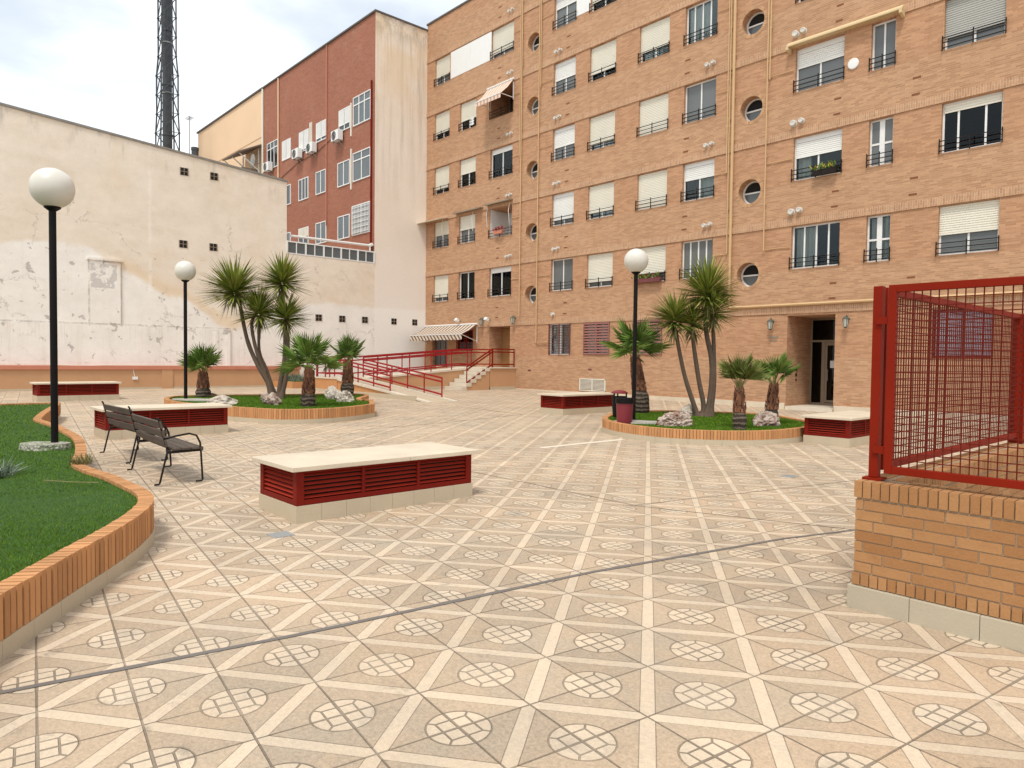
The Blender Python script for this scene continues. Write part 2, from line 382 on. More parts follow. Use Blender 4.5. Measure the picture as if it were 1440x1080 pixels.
def floor_mat():
    M = Mat('patterned precast paving', .62, .35); x, y, z = M.pos()
    ox, oy, L, th = 29.785, -20.805, .5682, R(37.2)
    px, py = x-ox, y-oy
    p = (px*math.cos(th)+py*math.sin(th))/L; q = (px*-math.sin(th)+py*math.cos(th))/L
    cp, cq = p.fract()-.5, q.fract()-.5                    # from the medallion centre
    fp, fq = .5-cp.abs(), .5-cq.abs()                      # distance to the nearest bands
    ap = fp.mn(fq)*L
    wob = (M.noise(6., 3)-.5)*.004
    band = (ap+wob).ramp(.034,.039,1.,0.)
    r = ((cp*cp+cq*cq).sqrt())*L
    disc = (r+wob).ramp(.146,.151,1.,0.)
    m_, n_ = ((cp+cq)*(L/1.41421)).abs(), ((cp-cq)*(L/1.41421)).abs()
    mm, mi = m_.mx(n_), m_.mn(n_)
    g_sq = ((mm-.080).abs()).ramp(.0030,.0062,1.,0.)
    g_rad = ((m_-n_).abs()).ramp(.0042,.0085,1.,0.)*(mm.gt(.080))
    g_ring = ((r-.153).abs()).ramp(.0018,.0052,1.,0.)
    jw = M.noise(1.1, 2)
    sgn = (cp*cq).gt(0.)
    joint1 = (mi-disc*.0026).ramp(.0026,.0062,1.,0.)*(.55+jw*.8)
    # band edges read as a fine line
    g_band = ((ap-.0385).abs()).ramp(.0006,.003,1.,0.)*(1.-disc)
    inner = disc*((g_sq.mx(g_rad)))
    worn = .75+M.noise(1.7, 4).ramp(.3,.7)*.35
    groove = (inner*.85).mx(g_ring*.55).mx(joint1*.9).clamp()*worn
    # tone: every precast tile its own, plus weathering
    s, t = (p+q)._m('FLOOR'), (p-q)._m('FLOOR')
    wn = M.new('ShaderNodeTexWhiteNoise'); wn.noise_dimensions = '2D'; M.link(M.vec(s, t), wn.inputs['Vector'])
    tile = M.x(wn.outputs['Value'])
    w1 = M.noise(.55, 5, .6); w2 = M.noise(2.2, 5, .65); fine = M.noise(48., 4, .75); grit = M.noise(150., 3, .7)
    area = M.mix(w2.ramp(.3,.7), (.435,.325,.222,1), (.365,.295,.218,1))
    area = M.mix(w1.ramp(.45,.62)*.6, area, (.485,.345,.225,1))
    top = M.mix(w2.ramp(.3,.75), (.570,.448,.320,1), (.505,.412,.308,1))
    raised = band.mx(disc)
    c = M.mix(raised, area, top)
    c = M.mix(g_band*.5, c, (.16,.12,.085,1))
    c = M.mix(groove*.85, c, (.13,.098,.070,1))
    dirt = M.noise(1.1, 6, .72).ramp(.56,.75)
    c = M.mix(dirt*.55, c, (.25,.205,.155,1))
    blot = M.noise(5., 5, .75).ramp(.56,.70)*M.noise(.7, 3).ramp(.4,.62)
    c = M.mix(blot*.55, c, (.20,.165,.125,1))
    vo = M.new('ShaderNodeTexVoronoi'); vo.inputs['Scale'].default_value = 1.15; M.link(M._p, vo.inputs['Vector'])
    vc = M.new('ShaderNodeSeparateColor'); M.link(vo.outputs['Color'], vc.inputs[0])
    spot = (M.x(vo.outputs['Distance'])-M.x(vc.outputs[1])*.016).ramp(.010,.014,1.,0.)*(M.x(vc.outputs[0]).gt(.62))
    c = M.mix(spot*.7, c, (.08,.065,.055,1))
    f = (tile-.5)*.22+((fine-.5)*1.0+(grit-.5)*.8+(M.noise(16., 4, .7)-.5)*.35)*(1.-raised*.40)+(w1-.5)*.22+1.
    M.color(M.scale(c, f))
    h = raised*1.-groove*1.1+(fine*.35+grit*.2)*(1.-raised*.6)
    M.bump(h, .008, .9)
    M.link((w2*.25+.5), M.b.inputs['Roughness'])
    return M.m
m_floor = floor_mat()

# ---------------------------------------------------------------- ground
def build_ground():
    nx, ny = 150, 120
    xs = [-70+i*(150/nx) for i in range(nx+1)]; ys = [-75+j*(130/ny) for j in range(ny+1)]
    b = MB(); b.v = [(x, y, ground_z(x, y)) for y in ys for x in xs]
    w = nx+1
    b.f = [(j*w+i, j*w+i+1, (j+1)*w+i+1, (j+1)*w+i) for j in range(ny) for i in range(nx)]
    return struct(b.build('plaza_paving', m_floor, fix=False))
build_ground()
def ground_strip(name, pts, w, mat, dz=.004):
    b = MB(); P = []
    for (x0, y0), (x1, y1) in zip(pts, pts[1:]):
        n = max(2, int(math.hypot(x1-x0, y1-y0)/.4))
        P += [(x0+(x1-x0)*i/n, y0+(y1-y0)*i/n) for i in range(n)]
    P.append(pts[-1])
    vs = []
    for i, (x, y) in enumerate(P):
        a, c = P[max(i-1, 0)], P[min(i+1, len(P)-1)]
        d = Vector((c[0]-a[0], c[1]-a[1])).normalized(); k = w*(.5+.1*mnoise.noise((x*3, y*3, 0)))
        for s_ in (-1, 1): vs.append((x-d.y*k*s_, y+d.x*k*s_, ground_z(x, y)+dz))
    b.add(vs, [(2*i, 2*i+1, 2*i+3, 2*i+2) for i in range(len(P)-1)])
    return struct(b.build(name, mat))
m_sealant = plain('grey joint sealant', (.155,.135,.12,1), .8, .2, 6., .003, fine=.1)
m_jointdark = plain('dark open joint', (.17,.135,.10,1), .9, .2, 6.)
m_cementfill = plain('pale cement repair', (.66,.58,.46,1), .9, .1, 4.)
ground_strip('expansion_joint', [(28.36,-22.9),(28.43,-22.39),(28.68,-20.94),(28.97,-18.6),(29.43,-16.36),(29.95,-14.73)], .042, m_sealant)
ground_strip('paving_joint', [(22.4,-16.35),(23.42,-16.3),(25.96,-16.23),(27.6,-16.2),(29.71,-15.42)], .016, m_jointdark, .003)
ground_strip('paving_joint', [(27.49,-16.33),(27.94,-14.41),(28.44,-12.32),(29.0,-9.5)], .016, m_jointdark, .003)
ground_strip('paving_joint', [(14.45,-8.9),(17.9,-9.12)], .03, m_jointdark, .003)
ground_strip('paving_joint', [(17.9,-9.12),(18.5,-12.1),(18.8,-15)], .025, m_jointdark, .003)
ground_strip('cement_repair', [(23.27,-13.6),(23.3,-12.3),(23.34,-11.3)], .15, m_cementfill, .003)

# ---------------------------------------------------------------- the long brick apartment building (its front stands at y = 0)
LZ = [3.38+2.92*k for k in range(6)]               # lintel levels
SILL = [None]+[LZ[k]-1.45 for k in range(1, 6)]
HEAD = [None]+[LZ[k]-.03 for k in range(1, 6)]
XB1, ZB1, DB = 37., 20.05, 11.
COLS = {'A':(.74,2.08),'B':(2.98,4.33),'C':(5.48,7.14),'D':(9.84,11.2),'E':(12.03,13.47),'F':(14.68,16.12),'G':(16.83,18.2),'H':(21.19,22.79),'I':(23.6,24.3),'J':(25.6,27.09),'K':(29.2,30.6),'L':(32.4,33.9)}
bld = thing('apartment_building', 'long five storey tan brick apartment block with shuttered windows and round stair windows', 'building', (0, 0, 0))

def wall_holes(mb, x0, x1, z0, z1, rects, rounds, m=0):
    """front face in the plane y = 0 with reveals; rects (x0,x1,z0,z1,depth), rounds (xc,zc,r,depth)"""
    sq = [(xc-r*1.25, xc+r*1.25, zc-r*1.25, zc+r*1.25) for xc, zc, r, d in rounds]
    xs = sorted({x0, x1}|{v for q in rects for v in q[:2]}|{v for q in sq for v in q[:2]})
    zs = sorted({z0, z1}|{v for q in rects for v in q[2:4]}|{v for q in sq for v in q[2:4]})
    hol = [q[:4] for q in rects]+sq
    for a, c in zip(xs, xs[1:]):
        mx = (a+c)/2
        hs = [h for h in hol if h[0] < mx < h[1]]
        run = None
        for e, g in zip(zs, zs[1:]):
            mz = (e+g)/2
            if any(h[2] < mz < h[3] for h in hs):
                if run: mb.add([(a,0,run[0]),(c,0,run[0]),(c,0,run[1]),(a,0,run[1])], [(0,1,2,3)], m); run = None
            else: run = (run[0], g) if run else (e, g)
        if run: mb.add([(a,0,run[0]),(c,0,run[0]),(c,0,run[1]),(a,0,run[1])], [(0,1,2,3)], m)
    for a, c, e, g, d in rects:
        mb.add([(a,0,e),(a,d,e),(a,d,g),(a,0,g)], [(0,1,2,3)], m); mb.add([(c,0,e),(c,d,e),(c,d,g),(c,0,g)], [(3,2,1,0)], m)
        mb.add([(a,0,e),(c,0,e),(c,d,e),(a,d,e)], [(0,1,2,3)], m); mb.add([(a,0,g),(c,0,g),(c,d,g),(a,d,g)], [(3,2,1,0)], m)
    N = 32
    for xc, zc, r, d in rounds:
        k = r*1.25; ring = []; out = []
        for j in range(N):
            t = 2*PI*(j+.5)/N; cx, cz = math.cos(t), math.sin(t); s_ = k/max(abs(cx), abs(cz))
            ring.append((xc+r*cx, 0, zc+r*cz)); out.append([xc+s_*cx, 0, zc+s_*cz])
        n = len(mb.v); back = [(p[0], d, p[2]) for p in ring]
        mb.add(ring+[tuple(p) for p in out]+back, [(j, (j+1)%N, N+(j+1)%N, N+j) for j in range(N)]+[(j, 2*N+j, 2*N+(j+1)%N, (j+1)%N) for j in range(N)], m)
        for sx in (-1, 1):                         # the four corners of the square
            for sz in (-1, 1):
                cs = sorted(range(N), key=lambda j: (out[j][0]-xc-sx*k)**2+(out[j][2]-zc-sz*k)**2)[:2]
                mb.add([(xc+sx*k, 0, zc+sz*k), out[cs[0]], out[cs[1]]], [(0,1,2)], m)

# (column, row) -> style, closed share of the shutter
WIN = {}
def w(c, vals):
    for r_, v in vals.items(): WIN[c, r_] = v
w('A', {1:('full',.80), 2:('full',.50), 3:('full',.80), 4:('full',.72), 5:('full',.68)})
w('B', {1:('open',0), 2:('full',.48), 3:('full',.50), 4:('full',.62)})
w('C', {1:('box',.14), 2:('loggia',0), 3:('box',.12), 4:('loggia_dark',0), 5:('full',.80)})
w('D', {1:('open',0), 2:('box',.80), 3:('box',.56), 4:('box',.52), 5:('box',.35)})
w('E', {1:('full',.80), 2:('full',.78), 3:('full',.80), 4:('full',.76), 5:('full',.7)})
w('F', {1:('full',.72), 2:('closed',.96), 3:('closed',.96), 4:('full',.70), 5:('full',.9)})
w('G', {1:('open3',0), 2:('box',.42), 3:('open',0), 4:('open3',0), 5:('box',.5)})
w('H', {1:('open3',0), 2:('box',.44), 3:('box',.42), 4:('box',.5), 5:('open3',0)})
w('I', {1:('casement',0), 2:('casement',0), 3:('open',0), 4:('casement',0), 5:('open',0)})
w('J', {1:('full',.55), 2:('dark3',.16), 3:('grey',.72), 4:('full',.6), 5:('full',.5)})
w('K', {1:('full',.6), 2:('box',.3), 3:('open',0), 4:('full',.8), 5:('full',.5)})
w('L', {1:('open3',0), 2:('full',.7), 3:('box',.4), 4:('open3',0), 5:('full',.6)})

rects = []; rounds = []
for (c, k), (st, f) in WIN.items():
    a, e = COLS[c]; rects.append((a, e, SILL[k], HEAD[k], 1.3 if 'loggia' in st else .24))
rects.append((2.16, 5.5, SILL[5]+.02, HEAD[5]-.03, .05))            # white infill panel on the top floor
OC = [(8.55, z) for z in (4.78, 7.68, 10.56, 13.5, 16.42)]+[(19.62, z) for z in (4.80, 7.70, 10.57, 13.55, 16.45)]+[(31.5, z) for z in (4.80, 7.70, 10.57, 13.55, 16.45)]
for xc, zc in OC: rounds.append((xc, zc, .42, .40))
G0 = {'door_bar':(.67,2.05,1.36,3.30,.30), 'bar':(2.86,4.24,2.18,3.25,.2), 'entry_ramp':(5.55,7.1,1.34,3.36,.9), 'barD':(9.80,11.12,1.97,3.36,.2),
      'barE':(11.93,13.36,1.97,3.36,.2), 'barF':(14.66,16.02,1.97,3.36,.2), 'entry':(21.13,22.73,.26,3.30,1.8), 'barJ':(25.55,27.05,1.92,3.30,.2), 'barK':(29.2,30.6,1.92,3.30,.2)}
rects += list(G0.values())
wb = MB(); wall_holes(wb, 0, XB1, -.2, ZB1, rects, rounds)
wb.add([(0,0,-.2),(0,DB,-.2),(0,DB,ZB1),(0,0,ZB1)], [(0,3,2,1)]); wb.add([(XB1,0,-.2),(XB1,DB,-.2),(XB1,DB,ZB1),(XB1,0,ZB1)], [(0,1,2,3)])
wb.add([(0,DB,-.2),(XB1,DB,-.2),(XB1,DB,ZB1),(0,DB,ZB1)], [(0,3,2,1)])
o = wb.build('wall', m_brick, bld, fix=False)
rb = MB(); rb.box(-.04, XB1+.04, -.05, DB+.05, ZB1, ZB1+.09); rb.build('roof', m_roofedge, bld)
fl = MB()
for z in LZ: fl.box(.1, XB1-.1, 1.95, DB-.1, z+.3, z+.5)
fl.box(.1, XB1-.1, 3.4, 3.6, 0, ZB1-.1)
fl.build('floor_slab', m_darkroom, bld)
# soldier courses: a proud band over each row of windows, cut where the stair bays' pipes do not interrupt it
for z in LZ:
    sb = MB(); sb.box(.0, XB1, -.032, -.001, z-.01, z+.235); sb.build('lintel_course', m_soldier, bld)
sb = MB()
for xa, xb in ((7.6, 21.10), (22.76, XB1)):
    sb.box(xa, xb, -.03, -.001, -.15, .36); 
sb.build('base_course', m_slab, bld)
# ring of bricks round each stair window, round frame with a transom
def ring_mesh(xc, zc, r0, r1, y0, y1, n=36):
    b = MB(); P = []
    for j in range(n):
        t = 2*PI*j/n; c, s_ = math.cos(t), math.sin(t)
        P += [(xc+r0*c, y0, zc+r0*s_), (xc+r1*c, y0, zc+r1*s_), (xc+r0*c, y1, zc+r0*s_), (xc+r1*c, y1, zc+r1*s_)]
    F = []
    for j in range(n):
        a, c = 4*j, 4*((j+1)%n)
        F += [(a, c, c+1, a+1), (a+2, a+3, c+3, c+2), (a, a+2, c+2, c), (a+1, c+1, c+3, a+3)]
    b.add(P, F); return b
m_ringbrick = plain('rowlock ring brick', (.50,.30,.165,1), .85, .2, 18., .003, isl=.2, fine=.1)
for i, (xc, zc) in enumerate(OC):
    rg = MB(); n = 44
    for j in range(n):
        t = 2*PI*j/n; d = Vector((math.cos(t), 0, math.sin(t))); s_ = Vector((-math.sin(t), 0, math.cos(t)))
        rg.obox(Vector((xc, -.004, zc))+d*.485, d*.06, s_*.026, Vector((0, .006, 0)))
    win = rg.build('round_window', m_ringbrick, bld)
    f_ = ring_mesh(xc, zc, .365, .425, .30, .36); f_.box(xc-.37, xc+.37, .295, .365, zc-.025, zc+.025); f_.build('frame', m_white, win)
    up_open = i % 7 != 3
    for half in (0, 1):
        P = [(xc+.37*math.cos(PI*j/16+PI*half), zc+.37*math.sin(PI*j/16+PI*half)) for j in range(17)]
        p = MB(); p.prism(P, .33, .336, 'y'); p.build('pane', m_dark if half == 0 and up_open else m_paneblue, win)  # open upper half: interior shade painted as a dark sheet

def rail(mb, x0, x1, z, y=-.055, h=.40):
    for zz in (.06, .20, .34): mb.bar((x0-.02, y, z+zz), (x1+.02, y, z+zz), .022)
    n = 3
    for i in range(n):
        xx = x0-.02+(x1-x0+.04)*i/(n-1); mb.bar((xx, y, z-.02), (xx, y, z+h), .026)
    for xx in (x0-.02, x1+.02):
        for zz in (.06, .34): mb.bar((xx, y, z+zz), (xx, .06, z+zz), .018)
        mb.bar((xx, .05, z-.02), (xx, .05, z+h), .02)

def shutter(mb, x0, x1, zt, zb, y):
    n = max(1, int((zt-zb)/.062)); h = (zt-zb)/n; prof = []
    for i in range(n):
        z = zt-i*h; prof += [(y+.018, z), (y, z-h*.28), (y, z-h*.80), (y+.018, z-h)]
    vs = [(x0, p[0], p[1]) for p in prof]+[(x1, p[0], p[1]) for p in prof]; k = len(prof)
    mb.add(vs, [(i, k+i, k+i+1, i+1) for i in range(k-1)])
    mb.box(x0, x1, y-.006, y+.02, zb-.05, zb)
    mb.add([(x0,y+.03,zb),(x1,y+.03,zb),(x1,y+.03,zt),(x0,y+.03,zt)], [(0,1,2,3)])

def curtain(mb, x0, x1, z0, z1, y):
    n = max(6, int((x1-x0)/.05)); vs = []
    for i in range(n+1):
        x = x0+(x1-x0)*i/n; yy = y+.03*math.sin(i*1.3)+.012*random.random()
        vs += [(x, yy, z0), (x, yy, z1)]
    mb.add(vs, [(2*i, 2*i+2, 2*i+3, 2*i+1) for i in range(n)])

def window(x0, x1, z0, z1, style, f, y=.12, rails=True, parent=bld, mull=None, fmat=m_white, rl=None):
    fr = MB(); t = .05; yb = y+.05
    fr.box(x0, x0+t, y, yb, z0, z1); fr.box(x1-t, x1, y, yb, z0, z1)
    fr.box(x0+t, x1-t, y, yb, z0, z0+t); fr.box(x0+t, x1-t, y, yb, z1-t, z1)
    ms = {'open3':(.25,.5,.75), 'dark3':(.27,.72), 'casement':(.5,)}.get(style, (.5,)) if mull is None else mull
    for k in ms:
        xx = x0+(x1-x0)*k; wd = .075 if style == 'casement' else .026
        fr.box(xx-wd, xx+wd, y+.004, yb-.004, z0+t, z1-t)
    if style == 'casement':
        zz = z0+(z1-z0)*.48
        fr.box(x0+t, x0+(x1-x0)*.5-.08, y+.006, yb-.006, zz-.03, zz+.03); fr.box(x0+(x1-x0)*.5+.08, x1-t, y+.006, yb-.006, zz-.03, zz+.03)
    if style == 'box': fr.box(x0+t, x1-t, y-.004, yb-.006, z1-.17, z1-t)
    win = fr.build('window', fmat, parent)
    p = MB(); p.box(x0+t*.6, x1-t*.6, y+.024, y+.03, z0+t*.6, z1-t*.6)
    grey_pane = random.random() < (.65 if style in ('open', 'open3', 'casement') else .5)
    p.build('pane', m_glass_dark if style == 'dark3' else (m_greypane if grey_pane else m_glass), win)
    if style not in ('dark3',) and f < .9 and not grey_pane:
        cb = MB(); wdt = x1-x0; k = random.random()
        if style in ('open', 'open3', 'casement') or k < .6:
            curtain(cb, x0+.06, x0+wdt*random.uniform(.3, .95), z0+.05, z1-.06, y+.16)
        else: curtain(cb, x0+wdt*random.uniform(.3, .6), x1-.06, z0+.05, z1-.06, y+.16)
        cb.build('curtain', m_curtain, win)
    if f > 0:
        s_ = MB(); zt = z1-.005; zb = z1-f*(z1-z0)
        if style in ('box', 'dark3'): shutter(s_, x0+t, x1-t, z1-.18 if f > .2 else z1-t, min(zb, z1-.2), y-.018)
        else: shutter(s_, x0+.006, x1-.006, zt, zb, y-.035)
        s_.build('roller_shutter', {'box':m_shut_white, 'grey':m_shut_grey}.get(style, m_shut_cream), win)
    if rails:
        r_ = MB(); rail(r_, x0, x1, z0, h=.40); r_.build('window_rail', m_iron, win)
    return win

for (c, k), (st, f) in sorted(WIN.items()):
    x0, x1 = COLS[c]; z0, z1 = SILL[k], HEAD[k]
    if 'loggia' in st:
        q = MB(); q.box(x0-.0, x1+.0, 1.25, 1.29, z0, z1)
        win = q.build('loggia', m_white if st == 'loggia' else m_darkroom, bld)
        if st == 'loggia':
            
            for xa in (x0+.002, x1-.03): d = MB(); d.box(xa,xa+.028,.06,1.24,z0+.01,z1-.01); d.build('side_wall', m_white, win)
            d = MB(); d.box(x0+.55, x0+1.0, 1.18, 1.245, z0, z1-.08); d.box(x0+.60, x0+.95, 1.165, 1.178, z0+.15, z0+.62); d.build('door', m_orangewood, win)
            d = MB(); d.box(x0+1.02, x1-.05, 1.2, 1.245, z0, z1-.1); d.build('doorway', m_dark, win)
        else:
            d = MB(); d.box(x0+.1, x1-.1, 1.2, 1.245, z0, z1-.1); d.build('doorway', m_dark, win)  # near-black sheet paints in the shade of the deep recess
        r_ = MB(); rail(r_, x0, x1, z0, h=.42); r_.build('window_rail', m_iron, win)
    else: window(x0, x1, z0, z1, st, f)
ip = MB(); z0, z1 = SILL[5]+.02, HEAD[5]-.03
ip.box(2.17, 3.8, -.012, .02, z0, z1); ip.box(3.806, 5.49, -.012, .02, z0, z1); ip.build('infill_panel', m_white, bld)
ip = MB(); ip.box(11.22, 12.02, -.012, .02, z0+.1, z1); ip.build('infill_panel', m_white, bld)

# barred ground floor windows
def barred(x0, x1, z0, z1, style, closed):
    fr = MB(); t = .05
    fr.box(x0, x0+t, .06, .12, z0, z1); fr.box(x1-t, x1, .06, .12, z0, z1); fr.box(x0+t, x1-t, .06, .12, z0, z0+t); fr.box(x0+t, x1-t, .06, .12, z1-t, z1)
    fr.box((x0+x1)/2-.03, (x0+x1)/2+.03, .06, .12, z0+t, z1-t)
    win = fr.build('barred_window', m_white if style == 'bars' else m_redlouvre, bld)
    p = MB(); p.box(x0+.03, x1-.03, .10, .105, z0+.03, z1-.03); p.build('pane', m_lilac if style == 'red' else m_glass, win)
    g = MB(); n = 12
    for i in range(n):
        z = z0+.05+(z1-z0-.1)*i/(n-1); g.bar((x0, -.03, z), (x1, -.03, z), .022 if not closed else .03, .02 if not closed else .072)
    for xx in (x0+.01, x1-.01, (x0+x1)/2): g.bar((xx, -.045, z0), (xx, -.045, z1), .03)
    for xx in (x0+.01, x1-.01):
        for zz in (z0+.1, z1-.1): g.bar((xx, -.045, zz), (xx, .05, zz), .02)
    g.build('window_bars', m_slats if closed else m_bars, win)
    cb = MB(); curtain(cb, x0+.06, x1-.06 if style != 'bars' else x0+.7, z0+.05, z1-.05, .17); cb.build('curtain', m_curtain, win)
m_slats = plain('mauve window slats', (.30,.135,.115,1), .5, .12, 5.)
m_bars = plain('maroon window bars', (.16,.045,.045,1), .5, .12, 5.)
barred(*G0['barD'][:4], 'bars', False); barred(*G0['barE'][:4], 'slats', True); barred(*G0['barF'][:4], 'slats', True)
barred(*G0['barJ'][:4], 'red', False); barred(*G0['barK'][:4], 'bars', False)
# bar behind the big awning: glass door and dark red window
x0, x1, z0, z1 = G0['door_bar'][:4]
window(x0, x1, z0, z1, 'open3', 0, y=.2, rails=False, mull=(.33, .66), fmat=m_bars)
x0, x1, z0, z1 = G0['bar'][:4]
window(x0, x1, z0, z1, 'dark3', 0, y=.08, rails=False, mull=(.5,), fmat=m_redlouvre)
g = MB()
for i in range(6): g.bar((x0, -.02, z0+.05+i*.19), (x1, -.02, z0+.05+i*.19), .018)
for i in range(5): g.bar((x0+.02+i*(x1-x0-.04)/4, -.03, z0), (x0+.02+i*(x1-x0-.04)/4, -.03, z1), .018)
g.build('window_bars', m_redlouvre, bld)
# doorway reached by ramp and stairs
x0, x1, z0, z1 = G0['entry_ramp'][:4]
d = MB(); d.box(x0, x1, .84, .895, z0, z1); d.box(x0+.1, x0+.72, .815, .838, z0+.05, z1-.45); d.box(x0+.82, x1-.1, .815, .838, z0+.05, z1-.45)
d.box(x0+.1, x1-.1, .815, .838, z1-.38, z1-.08)
dr = d.build('door', m_doorwood, bld); hb = MB(); hb.tube([(x0+.70, .79, z0+.9), (x0+.70, .79, z0+1.2)], .014, 6); hb.build('handle', m_grey, dr)
# main entrance: bronze frame, dark glass, a paper notice on the leaf
x0, x1, z0, z1 = G0['entry'][:4]
d = MB(); y = 1.72
for xa, xb in ((x0, x0+.06), (x0+.40, x0+.52), (x1-.06, x1)): d.box(xa, xb, y, y+.07, z0, z1 if xa in (x0, x1-.06) else z0+2.2)
d.box(x0+.06, x1-.06, y+.002, y+.068, z0+2.2, z0+2.27); d.box(x0+.06, x1-.06, y, y+.07, z1-.08, z1); d.box(x0+.06, x1-.06, y+.004, y+.066, z0, z0+.08)
for za, zb in ((z0+.1, z0+.18), (z0+2.08, z0+2.19)): d.box(x0+.53, x1-.07, y+.006, y+.06, za, zb)
d.box(x0+.53, x0+.60, y-.002, y+.06, z0+.1, z0+2.19); d.box(x1-.15, x1-.07, y-.002, y+.06, z0+.1, z0+2.19)
dr = d.build('entrance_door', m_bronze, bld)
p = MB(); p.box(x0+.05, x1-.05, y+.03, y+.036, z0+.05, z1-.05); p.build('pane', m_glass_dark, dr)
p = MB(); p.box(x0+.70, x0+.90, y+.018, y+.022, z0+1.30, z0+1.55); p.build('paper_notice', m_white, dr)
hb = MB(); hb.tube([(x0+.64, y-.05, z0+.85), (x0+.64, y-.05, z0+1.25)], .014, 6); hb.bar((x0+.64, y-.05, z0+.9), (x0+.64, y, z0+.9), .02); hb.bar((x0+.64, y-.05, z0+1.2), (x0+.64, y, z0+1.2), .02); hb.build('handle', m_grey, dr)
st = MB(); st.box(x0+.004, x1-.004, -.05, 1.71, .02, .262); st.build('threshold', m_step, bld)
ic = MB(); ic.box(x0+.002, x0+.025, .62, .74, 1.45, 1.62); ic.box(x0+.002, x0+.025, .64, .72, 1.26, 1.36); ic.box(x0+.002, x0+.02, .65, .71, 1.1, 1.17); ic.build('intercom', m_iron, bld)
pq = MB(); pq.box(20.48, 20.82, -.012, -.001, 2.55, 2.62); pq.box(20.50, 20.78, -.012, -.001, 2.45, 2.49); pq.build('door_plate', m_bronze, bld)
# underground air grille
g = MB(); x0, x1, z0, z1 = 11.73, 13.2, .42, .95
for xa, xb in ((x0, x0+.04), ((x0+x1)/2-.02, (x0+x1)/2+.02), (x1-.04, x1)): g.box(xa, xb, -.05, -.001, z0, z1)
g.box(x0, x1, -.048, -.001, z0, z0+.04); g.box(x0, x1, -.048, -.001, z1-.04, z1)
for i in range(8): g.obox(((x0+x1)/2, -.025, z0+.09+i*.052), ((x1-x0)/2-.03, 0, 0), (0, .02, .012), (0, -.002, .004))
g.build('air_grille', m_shut_cream, bld)

# gas pipes, conduits, vent caps, air bricks
def pipe(pts, r=.025): 
    b = MB(); b.tube(pts, r, 8); 
    for (p, q) in zip(pts, pts[1:]):
        n = int((Vector(q)-Vector(p)).length/1.46)
        for i in range(1, n):
            c = Vector(p).lerp(Vector(q), i/n); b.obox(c+Vector((0, .02, 0)), (r+.015, 0, 0), (0, .03, 0), (0, 0, .015)) 
    b.build('gas_pipe', m_pipe, bld, smooth=False)
pipe([(18.97,-.09,ZB1-.05),(18.97,-.09,3.72),(19.02,-.09,3.66),(XB1,-.09,3.66)], .05)
pipe([(18.82,-.075,ZB1-.05),(18.82,-.075,5.6)], .022); pipe([(18.74,-.075,ZB1-.05),(18.74,-.075,8.5)], .022)
pipe([(20.24,-.075,ZB1-.05),(20.24,-.075,5.55)], .024); pipe([(20.33,-.075,ZB1-.05),(20.33,-.075,11.35)], .024)
pipe([(7.82,-.075,ZB1-.05),(7.82,-.075,3.8)], .028); pipe([(7.72,-.075,ZB1-.05),(7.72,-.075,11.3)], .022)
pipe([(9.0,-.075,ZB1-.05),(9.0,-.075,2.55),(9.78,-.075,2.55)], .026); pipe([(9.1,-.075,ZB1-.05),(9.1,-.075,14.2)], .022)
for k in range(1, 6):
    z = SILL[k]+.75
    for xa, xb in ((7.16, 7.8), (9.02, 9.82), (18.22, 18.8), (20.26, 21.17)): pipe([(xa,-.03,z),(xb,-.03,z)], .013)
def caps(x, z, r=.075, two=.26, closed=True):
    for i in range(2 if two else 1):
        b = MB(); rr = r*(.86 if i == 0 else .74); c = (x+i*two, 0, z+i*.03)
        b.lathe([(rr*1.1, .001), (rr*1.1, .012), (rr*.7, .014), (rr*.7, .08), (rr, .085), (rr, .13), (rr*.9, .145), (rr*.62, .146), (rr*.6, .135), (.001, .135)], c, 18, ax='y')
        b.build('exhaust_cap', m_cap, bld, smooth=False)
for k in range(0, 6):
    z = LZ[k]+.42
    if k > 0: caps(6.85, z, .08, .24)
    caps(10.05, z, .085, .26 if k else 0)
    if k: caps(17.86, z+.02, .09, .24); caps(21.2, z+.03, .115, .27)
ab_ = MB()
for k in range(0, 6):
    for xx in (6.1, 10.75, 16.95, 22.6, 24.9):
        for dz, dx in ((.40, 0), (.88, .02)): ab_.box(xx+dx-.11, xx+dx+.11, -.006, -.001, LZ[k]+dz, LZ[k]+dz+.055)
ab_.build('air_brick', plain('dark air brick', (.20,.075,.035,1), .9, .2, 9.), bld)
rp = MB(); rp.lathe([(.17, 0), (.17, .03), (.15, .045), (.001, .05)], (23.08, 0, 11.07), 28, ax='y'); rp.build('round_plate', m_white, bld)
pt = MB()
for xx, z in ((8.4, 1.2), (12.2, 1.3)): pt.box(xx, xx+.2, -.005, -.001, z, z+.08)
pt.build('air_brick', m_bars, bld)

